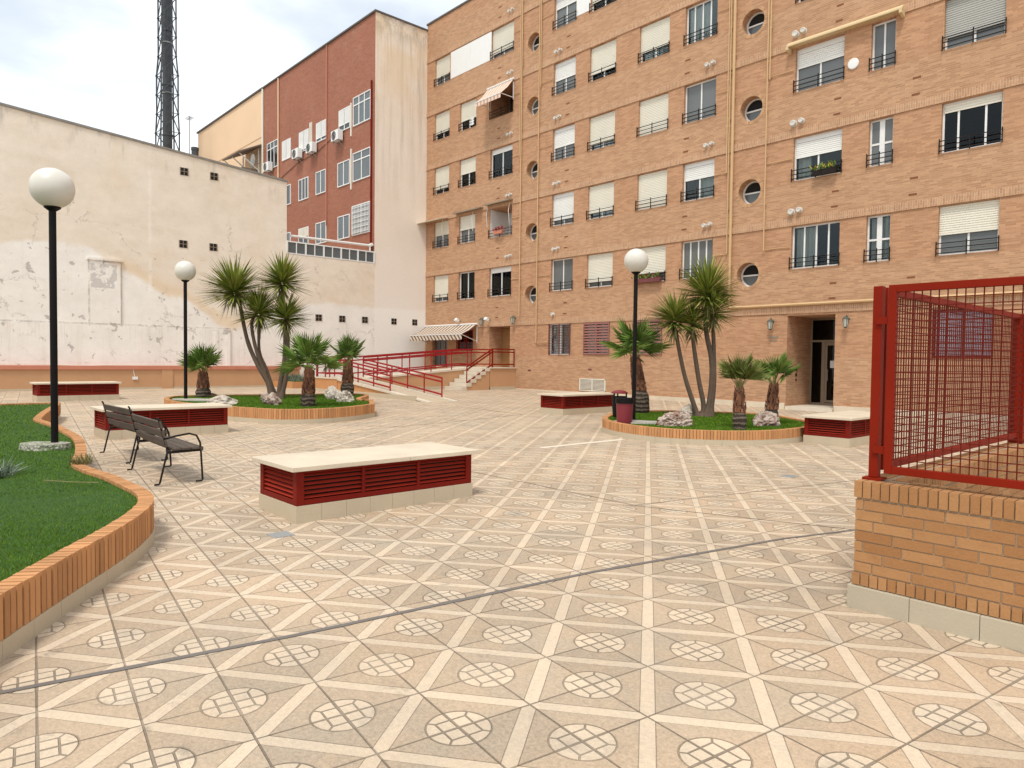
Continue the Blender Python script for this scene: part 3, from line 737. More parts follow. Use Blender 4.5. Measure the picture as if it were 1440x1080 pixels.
# things fixed on or standing at the facade
m_lantern = plain('weathered lantern metal', (.085,.095,.075,1), .6, .2, 9., spec=.25)
def lantern(name, x, z, label):
    t = thing(name, label, 'wall lantern', (x, 0, z), 0, 'lanterns on the brick facade')
    b = MB(); b.tube([(0,-.001,.02),(0,-.12,.10),(0,-.2,.14),(0,-.24,.09)], .014, 6); b.lathe([(.05,0),(.05,.02),(.001,.025)], (0,0,.0), 12, ax='y'); b.build('bracket', m_lantern, t, world=False)
    b = MB(); b.lathe([(.001,.10),(.05,.08),(.12,.02),(.125,.0)], (0,-.24,0), 8); b.lathe([(.075,-.30),(.05,-.33),(.001,-.35)], (0,-.24,0), 8)
    for j in range(4):
        a = PI/4+j*PI/2; b.bar((.115*math.cos(a),-.24+.115*math.sin(a),.0),(.075*math.cos(a),-.24+.075*math.sin(a),-.30), .014)
    b.build('cage', m_lantern, t, world=False); t.scale = (.85, .85, .85)
    b = MB(); b.lathe([(.10,.0),(.065,-.30)], (0,-.24,0), 8); b.build('lamp_glass', m_lampglass, t, world=False)
m_lampglass = plain('dusty lamp glass', (.42,.43,.38,1), .25, .1, 8.)
lantern('wall_lantern', 20.62, 3.12, 'iron wall lantern left of the dark glass entrance door')
lantern('wall_lantern', 23.14, 3.12, 'iron wall lantern right of the dark glass entrance door')
lantern('wall_lantern', 5.12, 3.72, 'iron wall lantern between the striped awning and the ramp doorway')
lantern('wall_lantern', 7.5, 3.72, 'iron wall lantern right of the ramp doorway above the stair rail')
def camera_box(x, z, label, n=1):
    t = thing('flood_light', label, 'flood light', (x, 0, z))
    b = MB(); b.bar((0,-.001,0),(0,-.2,.02), .03); b.build('bracket', m_grey, t, world=False)
    b = MB(); b.obox((0,-.26,-.02), (.09,0,0), (0,.08,-.05), (0,.045,.07)); b.build('lamp_head', m_white, t, world=False, bevel=.01)
camera_box(3.2, 3.78, 'small white flood light above the big striped awning'); camera_box(5.62, 3.74, 'small white flood light above the ramp doorway')

def awning(name, label, x0, x1, ztop, zfront, out, mat, val=.26, arm=True, slots=16, dx=.0, wave=True):
    t = thing(name, label, 'awning', ((x0+x1)/2, 0, ztop))
    n = 40; b = MB(); vs = []
    for i in range(n+1):
        x = x0+(x1-x0)*i/n
        vs += [(x, -.06, ztop), (x+dx*.5, -out*.5, (ztop+zfront)/2-.03), (x+dx, -out, zfront), (x+dx, -out-.01, zfront-val*(.86+.14*abs(math.sin(i*PI/2.5))) if wave else zfront-val)]
    for i in range(n):
        for k in range(3): b.f.append((4*i+k, 4*i+k+1, 4*i+k+5, 4*i+k+4)); b.m.append(0)
    b.v = vs; c = b.build('canvas', mat, t, fix=False)
    so = c.modifiers.new('thick', 'SOLIDIFY'); so.thickness = .006
    b = MB(); b.tube([(x0-.05,-.06,ztop+.03),(x1+.05,-.06,ztop+.03)], .05, 8); b.bar((x0+dx,-out,zfront+.012),(x1+dx,-out,zfront+.012), .035); b.build('roller', m_white, t)
    if arm:
        for xx in (x0+.05, x1-.02):
            b = MB(); b.bar((xx, -.03, ztop-.85), (xx+dx, -out, zfront), .03); b.bar((xx, -.03, ztop-.95), (xx, -.03, ztop-.1), .035); b.build('arm', m_white, t)
    return t
awning('awning', 'large brown and white striped awning above the ramp at the left end of the facade', .1, 4.62, 3.5, 2.95, 1.45, m_awn, .28, dx=.55)
awning('awning', 'small pink striped awning over the dark upper loggia', 5.3, 7.2, 15.1, 14.2, .95, m_awn2, .22, dx=.12)
def cassette(x0, x1, z, out, label, mat):
    t = thing('rolled_awning', label, 'awning', ((x0+x1)/2, 0, z), 0)
    b = MB(); b.prism([(-.01, z), (-.01, z+.16), (-out*.5, z+.17), (-out, z+.06), (-out, z)], x0, x1, 'x'); b.build('cassette', mat, t, bevel=.01)
    b = MB(); 
    for xx in (x0, x1-.08):
        b = MB(); b.prism([(-.02, z-.18), (-.02, z-.01), (-out-.03, z-.01), (-out-.03, z-.1)], xx, xx+.08, 'x'); b.build('bracket', mat, t)
m_cass = plain('yellowed awning housing', (.60,.46,.26,1), .5, .1, 2.)
cassette(20.98, 24.55, 12.16, .26, 'long rolled up ochre awning above a window and the round white plate', m_cass)
cassette(25.3, 28.6, 15.0+.1, .26, 'rolled up awning at the upper right edge above the grey shutter', m_cass)
t = thing('folded_awning', 'thin cream folded awning above the left windows two floors over the ramp', 'awning', (2.4, 0, 9.2))
b = MB(); b.obox((1.05,-.32,9.22), (1.05,0,0), (0,.30,.07), (0,-.004,.018)); b.build('canvas', m_slab, t)
b = MB(); b.obox((3.9,-.16,9.35), (1.1,0,0), (0,.14,.02), (0,0,.03)); b.obox((6.3,-.16,9.40), (.95,0,0), (0,.14,.02), (0,0,.03)); b.build('cover', m_bronze, t)
b = MB()
for xx in (1.6, 4.2, 5.35, 7.0): b.tube([(xx,-.03,9.3),(xx+.06,-.16,8.9),(xx+.02,-.06,8.3)], .014, 6)
b.build('arm', m_white, t)

def flower_box(x0, x1, z, label, leaf, flower, n=70, pot=m_coping_red, y=-.13):
    t = thing('flower_box', label, 'flower box', ((x0+x1)/2, y, z))
    b = MB(); b.prism([(x0, z), (x1, z), (x1+.01, z+.17), (x0-.01, z+.17)], y-.07, y+.07, 'y'); b.build('trough', pot, t, bevel=.008)
    b = MB(); b2 = MB()
    for i in range(n):
        c = Vector((random.uniform(x0, x1), y+random.uniform(-.09, .09), z+.16)); d = Vector((random.gauss(0,.5), random.gauss(-.25,.5), random.uniform(.2,1))).normalized()*random.uniform(.08,.24)
        s_ = Vector((random.gauss(0,1), random.gauss(0,1), random.gauss(0,1))).normalized()*.03
        q = b2 if i % 4 == 0 else b
        q.add([c+d*.4-s_*.3, c+d*.75-s_, c+d*1.2, c+d*.75+s_], [(0,1,2,3)])
    b.build('leaves', leaf, t, fix=False); b2.build('flowers', flower, t, fix=False)
m_redfl = plain('red petals', (.30,.03,.025,1), .7, .2, 20.); m_yelfl = plain('yellow petals', (.55,.42,.05,1), .7, .2, 20.)
flower_box(14.75, 16.0, SILL[1]-.02, 'red flower boxes on the sill behind the right globe lamp', m_palm, m_redfl, 130, m_bars)
flower_box(21.95, 22.7, SILL[2]+.0, 'yellow and red potted flowers on a second floor sill right of the round windows', m_palm, m_yelfl, 80, m_iron)
flower_box(6.0, 6.6, SILL[2]+.1, 'red flower pots on the rail of the open white loggia', m_redfl, m_redfl, 60)
t = tag(MB().build('hung_cloth', m_white), 'white cloth hung over the rail of a left top window', 'cloth')
cb = MB(); curtain(cb, 3.95, 4.2, SILL[4]+.05, SILL[4]+.42, -.075); t.data = cb.build('tmp', m_white, fix=False).data; bpy.data.objects.remove(bpy.data.objects['tmp'])

# ---------------------------------------------------------------- plastered building on the left (its face is the plane x = 0)
pl = thing('plastered_building', 'low old building with a blank peeling white and beige plaster wall', 'building', (0, -18, 0))
b = MB(); b.prism([(-40,-.3),(-8.1,-.3),(-8.1,10.1),(-40,12.66)], -10, 0, 'x'); b.build('wall', m_plaster, pl)
b = MB(); b.prism([(-40.02,12.66),(-8.06,10.10),(-8.06,10.19),(-40.02,12.75)], -10.02, .05, 'x'); b.build('coping', plain('mossy grey coping', (.24,.225,.20,1), .95, .3, 3., .01, fine=.2), pl)
b = MB(); b.box(-9, -.001, -8.1, -3.25, -.3, 6.7); b.build('terrace_block', m_plaster, pl)
b = MB(); b.prism([(-30,1.25),(-10.8,1.25),(-10.8,2.96),(-15.28,2.96),(-15.28,5.55),(-16.42,5.55),(-16.42,2.96),(-30,2.96)], 0, .06, 'x'); b.build('proud_render', m_plaster, pl)
for q in ((.10,-16.5,-15.2,5.552,5.66),(.085,-11.0,-10.82,1.2,3.03),(.085,-11.5,-11.36,1.2,2.95)):
    b = MB(); b.box(0,*q); b.build('moulding', m_plaster, pl)
def wall_vent(y, z, s=.16):
    b = MB(); b.box(.0, .012, y-s, y+s, z-s, z+s, 0)
    g = b.build('vent_hole', m_dark, pl)
    q = MB(); q.box(.012, .03, y-.012, y+.012, z-s, z+s); q.box(.012,.028,y-s,y+s,z-.012,z+.012)
    for e in (-1, 1): q.box(.0, .03, y+e*s-.015, y+e*s+.015, z-s, z+s)
    q.build('grille', m_bronze, g)
for y, z in ((-12.77,9.74),(-11.5,9.76),(-12.82,6.6),(-11.54,6.61),(-6.44,3.71),(-5.15,3.71),(-3.84,3.72)): wall_vent(y, z)

rd = thing('red_brick_building', 'red brick apartment house with a blank stained plaster gable end', 'building', (-5, 0, 0))
RY = -3.25
b = MB(); b.box(-14.48, -.03, RY, 12, 0, 19.75); b.build('wall', m_redbrick, rd)
b = MB(); b.box(-.029, -.0, RY-.01, -.001, -.3, 19.75); b.build('gable_render', m_gable, rd)
for y, z in ((-2.06,3.72),(-.72,3.73)):
    q = MB(); q.box(.0, .012, y-.16, y+.16, z-.16, z+.16); h = q.build('vent_hole', m_dark, rd)
    q = MB(); q.box(.012,.03,y-.012,y+.012,z-.16,z+.16); q.box(.012,.028,y-.16,y+.16,z-.012,z+.012); q.build('grille', m_bronze, h)
b = MB(); b.box(-14.5, .05, RY-.08, 12, 19.75, 19.84); b.build('roof', m_roofedge, rd)
def rwin(x0, x1, z0, z1, style='open', f=0., mull=(.5,), top=False):
    win = MB(); t = .05
    for a, c, e, g in ((x0-t, x0, z0-t, z1+t), (x1, x1+t, z0-t, z1+t), (x0, x1, z0-t, z0), (x0, x1, z1, z1+t)): win.box(a, c, RY-.05, RY-.0, e, g)
    for k in mull: win.box(x0+(x1-x0)*k-.03, x0+(x1-x0)*k+.03, RY-.045, RY-.001, z0, z1)
    if top: win.box(x0, x1, RY-.042, RY-.002, z1-.42, z1-.36)
    wn = win.build('window', m_white, rd)
    p = MB(); p.box(x0, x1, RY-.014, RY-.004, z0, z1); p.build('pane', m_paneblue if style != 'dark' else m_panedark, wn)
    if f:
        s_ = MB(); shutter(s_, x0, x1, z1, z1-f*(z1-z0), RY-.045); s_.build('roller_shutter', m_shut_white if f > .5 else m_shut_cream, wn)
    return wn
rwin(-2.25,-.5,14.4,15.85,'open',0,(.33,.66),True); rwin(-3.85,-2.68,14.45,15.55,'dark',.72); rwin(-6.62,-5.42,14.48,15.5,'dark',.82); rwin(-8.9,-7.7,14.35,15.48,'open',.9); rwin(-11.35,-10.2,14.35,15.48,'open',.97); rwin(-13.7,-12.1,14.2,15.85,'dark',0,(.33,.66),True)
rwin(-2.25,-.5,11.4,12.85,'open',0,(.5,),True); rwin(-3.98,-2.7,11.4,12.65,'open'); rwin(-6.65,-5.5,11.42,12.65,'open'); rwin(-8.95,-7.75,11.42,12.62,'dark',0,(.35,.7)); rwin(-11.3,-10.2,11.45,12.6,'dark'); rwin(-13.7,-12.1,11.3,12.8)
gw = rwin(-2.3,-.5,8.48,10.0,'open'); 
q = MB()
for i in range(13): q.bar((-2.3+i*.15, RY-.09, 8.48), (-2.3+i*.15, RY-.09, 10.0), .025)
for i in range(6): q.bar((-2.3, RY-.09, 8.55+i*.27), (-.5, RY-.09, 8.55+i*.27), .03)
for i in range(12):
    for j in range(5): q.bar((-2.3+i*.15, RY-.092, 8.55+j*.27), (-2.15+i*.15, RY-.092, 8.72+j*.27), .016)
q.build('window_grille', m_white, gw)
rwin(-3.95,-2.7,8.45,9.65,'open'); rwin(-6.65,-5.45,8.5,9.65,'open'); rwin(-8.95,-7.72,8.5,9.62,'dark',.4); rwin(-11.3,-10.2,8.5,9.6)
for xx, za, zb, r_, mt in ((-11.93,8,19.7,.05,m_cream), (-5.34,9.4,19.7,.028,m_coping_red), (-.34,7,16.3,.05,m_red), (-14.42,7,19.7,.07,m_shut_cream)):
    q = MB(); q.tube([(xx,RY-.06,zb),(xx,RY-.06,za)], r_, 8); q.build('downpipe', mt, rd)
for xx, za, zb in ((-2.52,13.9,15.7),(-2.5,11.0,13.2),(-7.45,14.3,15.8),(-7.28,14.3,15.8)):
    q = MB(); q.bar((xx,RY-.03,za),(xx,RY-.03,zb), .09, .06); q.build('duct', m_shut_cream, rd)
q = MB(); q.tube([(-11.9,RY-.03,13.2),(-9.2,RY-.03,13.75),(-6.4,RY-.03,13.9),(-4.6,RY-.03,14.3)], .014, 5); q.build('cable', m_dark, rd)

def aircon(x, z, label):
    t = thing('air_conditioner', label, 'air conditioner', (x, RY, z), 0, 'air conditioners on the red brick wall')
    b = MB(); b.box(-.40, .40, -.42, -.10, 0, .56); c = b.build('casing', m_white, t, world=False, bevel=.015)
    b = MB()
    for rr in (.06, .12, .18, .23): b.lathe([(rr, 0), (rr+.012, .012), (rr+.024, 0)], (-.08, -.421, .28), 20, ax='y')
    b.build('fan_grille', m_grey, t, world=False)
    b = MB(); b.lathe([(.001, 0), (.245, 0.0), (.25, .004), (.001, .004)], (-.08, -.419, .28), 20, ax='y'); b.build('fan', m_iron, t, world=False)
    for xx in (-.3, .3):
        b = MB(); b.bar((xx,0,-.02),(xx,-.42,-.02), .03); b.bar((xx,0,-.32),(xx,-.38,-.03), .025); b.build('bracket', m_grey, t, world=False)
aircon(-13.1, 13.95, 'air conditioner under the leftmost open window of the red brick wall'); aircon(-8.75, 13.9, 'left one of the middle pair of air conditioners on red brick')
aircon(-6.85, 13.85, 'right one of the middle pair of air conditioners, next to the thin downpipe'); aircon(-3.7, 13.85, 'air conditioner under the shuttered top window near the gable')

cr = thing('cream_building', 'plain cream rendered building beyond the red brick house', 'building', (-21, 0, 0))
b = MB(); b.box(-27.5, -14.49, RY+.02, 12, 0, 19.75); b.build('wall', m_cream, cr)
b = MB(); b.box(-27.6, -14.5, RY-.08, 12.05, 19.75, 19.86); b.build('roof', m_roofedge, cr)
b = MB(); b.box(-27.45, -14.6, RY+.0, RY+.019, 16.6, 16.64); b.box(-27.45,-14.6,RY+.0,RY+.019,13.6,13.64); b.build('joint_line', plain('render joint', (.50,.34,.19,1), .9), cr)
b = MB(); b.box(-18.6,-17.5,RY-.05,RY+.02,13.3,14.7); wn = b.build('window', m_white, cr); b = MB(); b.box(-18.5,-17.6,RY-.06,RY-.051,13.4,14.6); b.build('pane', m_paneblue, wn)
t = thing('terrace_canopy', 'brown sloping canopy on struts over a roof terrace beside the red brick wall', 'canopy', (-16, -4, 12))
b = MB(); b.obox((-16.0,-4.0,15.7), (1.55,0,0), (0,.85,.42), (0,-.02,.04)); b.build('canopy_sheet', plain('brown canopy sheet', (.17,.13,.11,1), .7, .2, 2.), t)
b = MB()
for xx in (-17.6,-16.2,-14.9): b.bar((xx,-4.7,15.3),(xx,-3.3,14.3), .06); b.bar((xx,-3.4,11.0),(xx,-3.4,15.8), .07)
b.build('strut', m_white, t)
b = MB(); b.box(-17.2,-15.2,-4.4,-3.3,11.0,14.5); b.build('clutter', m_bronze, t)
t = thing('satellite_dish', 'white satellite dish beside the roof canopy', 'satellite dish', (-14.85, -3.7, 15.0))
b = MB(); b.lathe([(.001,0),(.2,.03),(.38,.12),(.39,.12),(.2,.015),(.001,-.02)], (0,0,0), 20, ax='y'); b.build('dish', m_white, t, world=False)
b = MB(); b.bar((0,-.02,0),(0,.3,-.2), .05); b.bar((0,0,-.2),(0,-.4,-.05), .02); b.build('arm', m_grey, t, world=False)

# balustrade on the lower wall
t = thing('terrace_balustrade', 'white framed glass balustrade on top of the lower plaster wall', 'balustrade', (0, -5.7, 6.7))
b = MB(); y0, y1 = -8.08, -3.3
for zz, h in ((6.74,.05),(7.30,.06)): b.bar((-.02,y0,zz),(-.02,y1,zz), .06, h)
for i in range(6): b.bar((-.02,y0+(y1-y0)*i/5,6.70),(-.02,y0+(y1-y0)*i/5,7.33), .11, .07)
for i in range(5): b.bar((-.02,y0+(y1-y0)*(i+.5)/5,6.75),(-.02,y0+(y1-y0)*(i+.5)/5,7.28), .05, .045)
b.build('frame', m_white, t)
b = MB(); b.box(-.03,-.022,y0+.02,y1-.02,6.76,7.28); b.build('glass_panel', m_paneblue, t)
b = MB(); b.tube([(-.25,y0+.3,7.62),(-.25,y1-.05,7.66)], .06, 10); b.tube([(-.25,y1-.1,7.66),(-.25,y1-.1,7.1)], .05, 8); b.tube([(-.25,y1-.1,7.66),(-.1,y1-.05,7.72)], .09, 8); b.build('pipe_rail', m_white, t)

# low ochre wall with salmon coping along the foot of the plaster wall
t = thing('boundary_wall', 'low ochre wall with a salmon tiled coping along the plaster wall', 'wall', (.2, -19, .3))
b = MB(); b.box(.03,.36,-30,-7.6,0,1.13)
for yy in (-13.6,): b.box(.36,.40,yy-.22,yy+.22,0,1.13)
b.build('wall', m_ochre, t)
b = MB(); b.box(.02,.42,-30,-7.55,1.132,1.30); b.build('coping', m_coping_red, t, bevel=.01)
b = MB(); b.box(.361,.372,-30,-7.6,0,.40); b.build('skirting', m_plinth, t)
b = MB(); pts = [(.40,-20+i*.5,1.335+.05*math.sin(i*.7)*abs(math.sin(i*.31))) for i in range(24)]; b.tube(pts, .016, 6)
b.build('cable', m_shut_cream, t)
b = MB(); b.box(.361,.41,-14.95,-14.75,.72,.84); b.tube([(.40,-14.95,1.30),(.40,-14.92,1.1),(.39,-14.86,.84)], .013, 5); b.build('socket_box', m_white, t)

# mast, antenna, flue
t = thing('lattice_mast', 'tall dark lattice telecom mast rising behind the plaster wall', 'mast', (-26.05, -5.96, 0))
b = MB(); b.tube([(0,0,0),(0,0,30),(0,0,48)], [.36,.33,.30], 16); 
for z in (18.6, 22.4, 26.5, 30.5): b.lathe([(.37,z),(.39,z+.06),(.37,z+.12)], (0,0,0), 16)
b.build('core_tube', m_mast, t, smooth=False, world=False)
b = MB()
hw = lambda z: .66 if z < 20 else (.60 if z < 24.6 else .50)
lev = [i*1.45 for i in range(34)]
cn = [(-1,-1),(1,-1),(1,1),(-1,1)]
for z0, z1 in zip(lev, lev[1:]):
    for i in range(4):
        a, c = cn[i], cn[(i+1)%4]; h0, h1 = hw(z0), hw(z1)
        b.tube([(a[0]*h0,a[1]*h0,z0),(a[0]*h1,a[1]*h1,z1)], .06, 5)
        b.bar((a[0]*h1,a[1]*h1,z1),(c[0]*h1,c[1]*h1,z1), .04)
        zz = (z0+z1)/2
        b.bar((a[0]*h0,a[1]*h0,z0),(c[0]*h1,c[1]*h1,z1), .06)
        b.obox((a[0]*h1,a[1]*h1,z1), (.07,0,0), (0,.07,0), (0,0,.05))
b.build('lattice', m_mast, t, world=False)
b = MB()
for z in (21.8, 25.6): b.lathe([(.375,z),(.375,z+.1)], (0,0,0), 16)
b.build('band', m_grey, t, world=False)
t = thing('roof_antenna', 'thin television antenna on the roof behind the plaster wall', 'antenna', (-24.9, -4.7, 9))
b = MB(); b.tube([(0,0,0),(0,0,11.2)], .035, 6); b.build('mast_pole', m_grey, t, world=False)
b = MB()
for i in range(9): b.bar((-.45+i*.11,-.25,11.0),(-.45+i*.11,.25,11.0), .015)
b.bar((-.5,0,11.0),(.5,0,11.0), .025); b.bar((-.3,-.3,7.5),(.3,.3,7.5), .02); b.bar((-.3,.3,7.6),(.3,-.3,7.6), .02); b.build('aerial', m_grey, t, world=False)
t = thing('flue', 'short dark roof flue beside the thin antenna', 'flue', (-24.6, -4.4, 8))
b = MB(); b.tube([(0,0,0),(0,0,9.6)], .26, 12); b.build('pipe', m_mast, t, world=False)
b = MB(); b.lathe([(.29,9.55),(.29,9.75),(.24,9.78)], (0,0,0), 12); b.build('rim', m_mast, t, world=False)

# ---------------------------------------------------------------- ramp, stairs and railings at the left end of the facade
rp = thing('access_ramp', 'ochre walled access ramp with pale stair leading to the facade doorway', 'ramp', (6, -4, .3))
GZ = .2
b = MB(); b.box(3.3, 7.55, -1.6, -.002, GZ, 1.31); b.build('platform_wall', m_ochre, rp)
b = MB(); b.box(3.28, 7.6, -1.62, -.003, 1.312, 1.36); b.build('platform_paving', m_step, rp)
b = MB(); b.prism([(-1.62,GZ),(-1.62,1.26),(-7.5,.80),(-7.5,GZ)], 4.9, 6.25, 'x'); b.build('flight_wall', m_ochre, rp)
b = MB(); b.prism([(-1.62,1.262),(-1.62,1.32),(-7.5,.86),(-7.5,.802)], 4.88, 6.28, 'x'); b.build('flight_paving', m_step, rp)
b = MB(); b.box(4.2, 6.25, -8.75, -7.502, GZ, .84); b.build('landing_wall', m_ochre_brick, rp)
b = MB(); b.box(4.18, 6.27, -8.78, -7.50, .842, .90); b.build('landing_paving', m_step, rp)
b = MB(); b.prism([(6.252,.1),(12.55,.1),(12.55,.20),(6.252,.80)], -8.72, -7.52, 'y'); b.build('flight_wall', m_ochre_brick, rp)
b = MB(); b.prism([(6.252,.802),(12.6,.202),(12.9,.205),(6.252,.86)], -8.55, -7.65, 'y'); b.build('flight_paving', m_plinth, rp)
for ya, yb in ((-8.77,-8.56),(-7.64,-7.48)):
    b = MB(); b.prism([(6.272,.80),(12.75,.19),(12.75,.235),(6.272,.93)], ya, yb, 'y'); b.build('kerb', m_step, rp)
b = MB(); b.box(6.20,6.27,-7.4,-1.75,GZ,.46); b.box(4.2,12.0,-8.785,-8.722,GZ-.1,.40); b.box(7.5,7.57,-1.6,-.01,GZ,.45); b.build('skirting', m_plinth, rp)
body = MB(); prof = [(-1.63,GZ),(-3.28,GZ)]
for i in range(6):
    z1 = .30+.173*(i+1); y0 = -3.3+.28*i
    prof += [(y0+.03, z1-.172 if i else GZ+.02), (y0+.03, z1-.02)]
    b = MB(); b.box(6.29, 7.56, y0, min(y0+.31, -1.625+.001*i), z1-.165, z1); b.build('step', m_step, rp, bevel=.006)
prof += [(-1.63, 1.30)]
body.prism(prof, 6.32, 7.53, 'x'); body.build('stair_wall', m_ochre, rp)

def railing(label, pts, heights, group='red railings of the ramp', zbase=None, post=1.25, mat=m_rail_red, r=.026):
    """pts: floor points; rails at the given heights above them, posts at even spacing"""
    t = thing('handrail', label, 'railing', pts[0], 0, group)
    b = MB()
    for h in heights:
        q = [(p[0], p[1], p[2]+h) for p in pts]
        for a, c in zip(q, q[1:]): b.bar(a, c, .06 if h == heights[0] else .05, .055)
    b.build('rail', mat, t)
    L = [0]
    for a, c in zip(pts, pts[1:]): L.append(L[-1]+(Vector(c)-Vector(a)).length)
    n = max(1, round(L[-1]/post))
    for i in range(n+1):
        d = L[-1]*i/n; k = max(j for j in range(len(pts)-1) if L[j] <= d+1e-6)
        p = Vector(pts[k]).lerp(Vector(pts[k+1]), (d-L[k])/(L[k+1]-L[k]))
        b = MB(); b.tube([p-Vector((0,0,.05)), p+Vector((0,0,heights[0]))], r, 8); b.build('post', mat, t)
    return t
f2 = lambda x: .90 if x < 6.25 else .90-.70*(x-6.25)/6.3
railing('outer red railing of the lower ramp flight nearest the planted island', [(4.3,-8.68,.90),(6.25,-8.68,.92),(10.2,-8.68,.48)], (.74,.60,.16))
railing('inner red railing of the lower ramp flight ending in the open plaza', [(6.3,-7.56,.92),(11.9,-7.56,.27)], (.76,.62,.16))
railing('long red railing on the plaza side of the upper ramp flight', [(6.2,-.5,1.36),(6.2,-1.6,1.36),(6.2,-7.5,.90)], (.85,.70,.14), post=1.2)
railing('long red railing on the plaster wall side of the upper ramp flight', [(4.95,-.9,1.36),(4.95,-1.6,1.36),(4.95,-7.5,.90),(4.95,-8.6,.90)], (.85,.70,.14), post=1.2)
railing('red railing closing the left end of the ramp turn', [(4.25,-8.6,.90),(4.25,-7.0,.90)], (.74,.60,.16), post=.8)
railing('brownish red railing beside the stair steps', [(7.5,-2.95,.52),(7.5,-1.45,1.36)], (.86,.72,.14), mat=m_cage_red, post=1.6)
railing('brownish red level railing of the doorway platform right of the stairs', [(7.5,-1.42,1.36),(7.5,-.08,1.36)], (.86,.72,.14), mat=m_cage_red, post=1.3)

# ---------------------------------------------------------------- louvred vent benches
def make_vent(label):
    W, L = .47, 1.15
    t = thing('vent_bench', label, 'vent bench', (0,0,0), 0, 'louvred vent shafts with stone tops')
    b = MB(); n = 8
    for i in range(n):
        y0 = -L+2*L*i/n; b.box(-W,W,y0+.0015,y0+2*L/n-.0015,-.15,.17)
    b.build('plinth', m_plinth, t, world=False, bevel=.002)
    f = MB(); zb, zt = .172, .53; e = .012
    for sx in (-1, 1):
        for sy in (-1, 1):
            f.box(sx*(W-e)-(.085 if sx > 0 else 0), sx*(W-e)+(.085 if sx < 0 else 0), sy*(L-e)-(.085 if sy > 0 else 0), sy*(L-e)+(.085 if sy < 0 else 0), zb, zt)
    for sx in (-1, 1):
        x0 = sx*(W-e)-(.04 if sx > 0 else 0)
        for za, zz in ((zb,zb+.055),(zt-.03,zt)): f.box(x0+.001,x0+.039,-L+.097,L-.097,za,zz)
        for k in (-1, 1): f.box(x0+.003,x0+.037,k*.36-.02,k*.36+.02,zb+.055,zt-.03)
    for sy in (-1, 1):
        y0 = sy*(L-e)-(.04 if sy > 0 else 0)
        for za, zz in ((zb,zb+.055),(zt-.03,zt)): f.box(-W+.097,W-.097,y0+.001,y0+.039,za,zz)
    f.build('frame', m_red, t, world=False, bevel=.003)
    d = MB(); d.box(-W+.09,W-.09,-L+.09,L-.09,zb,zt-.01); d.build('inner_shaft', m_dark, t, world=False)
    ns = 6
    for side in range(4):
        b = MB()
        for i in range(ns):
            z = zb+.08+i*.046
            if side < 2:
                sx = 1 if side == 0 else -1
                b.obox((sx*(W-.040),0,z), (0,L-.095,0), (.018,0,-.0105*sx), (.0009*sx,0,.0015))
            else:
                sy = 1 if side == 2 else -1
                b.obox((0,sy*(L-.040),z), (W-.095,0,0), (0,.018,-.0105*sy), (0,.0009*sy,.0015))
        b.build('louvre', m_redlouvre, t, world=False)
    s_ = MB(); s_.box(-W-.055,W+.055,-L-.06,.1985,.532,.582); s_.box(-W-.055,W+.055,.2015,L+.06,.532,.582)
    s_.build('slab', m_slab, t, world=False, bevel=.006)
    return t
vent0 = make_vent('largest red louvred vent bench with a cream stone top, standing alone mid plaza')
VENTS = [(25.47,-18.53,None),(17.25,-18.5,'red louvred vent bench right behind the two wooden benches'),(6.1,-18.0,'far left red louvred vent bench near the low ochre wall'),
         (18.27,-7.17,'red louvred vent bench beside the litter bins, before the air grille'),(26.35,-7.42,'red louvred vent bench partly behind the wire fence before the entrance')]
for x, y, lb in VENTS:
    v = vent0 if lb is None else copy_tree(vent0)
    v.location = (x, y, ground_z(x, y)-.004)
    if lb: v['label'] = lb

# ---------------------------------------------------------------- benches
def make_bench(label):
    t = thing('park_bench', label, 'bench', (0,0,0), 0, 'slatted benches by the lawn')
    HL = .80
    for sx in (-1, 1):
        x = sx*(HL-.03); b = MB(); r = .013
        b.tube([(x,-.30,.012),(x,-.245,.012),(x,-.235,.03),(x,-.16,.36),(x,-.135,.46)], r, 7)                # rear leg, runs on into the back support
        b.tube([(x,-.135,.46),(x,-.16,.50),(x,-.245,.84),(x,-.262,.865)], r, 7)
        b.tube([(x,.20,.012),(x,.275,.012),(x,.285,.03),(x,.265,.40),(x,.255,.52),(x,.21,.615),(x,.12,.645),(x,-.05,.62),(x,-.19,.585)], r, 7)   # front leg bends into the armrest
        b.bar((x,-.15,.415),(x,.275,.425), .03, .035)
        b.build('side_frame', m_iron, t, world=False, smooth=True)
    for y in (-.09,.025,.14): 
        b = MB(); b.box(-HL,HL,y,y+.105,.435,.465); b.build('seat_slat', m_wood, t, world=False, bevel=.006)
    b = MB(); b.box(-HL,HL,.253,.29,.415,.465); b.build('seat_edge', m_wood, t, world=False, bevel=.006)
    for k in range(3):
        z = .535+k*.118; y = -.155-(z-.5)*.25
        b = MB(); b.obox((0,y,z), (HL,0,0), (0,-.0115,.046), (0,.013,.0033)); b.build('back_slat', m_wood, t, world=False, bevel=.006)
    return t
b0 = make_bench('nearer slatted wooden bench with dark iron legs by the lawn edge'); b0.location = (22.28,-19.90,ground_z(22.28,-19.9)+.003); b0.rotation_euler = (0,0,R(-2))
b1 = copy_tree(b0); b1['label'] = 'farther slatted wooden bench partly hidden behind the nearer one'; b1.location = (20.20,-19.78,ground_z(20.2,-19.78)+.003); b1.rotation_euler = (0,0,R(1))

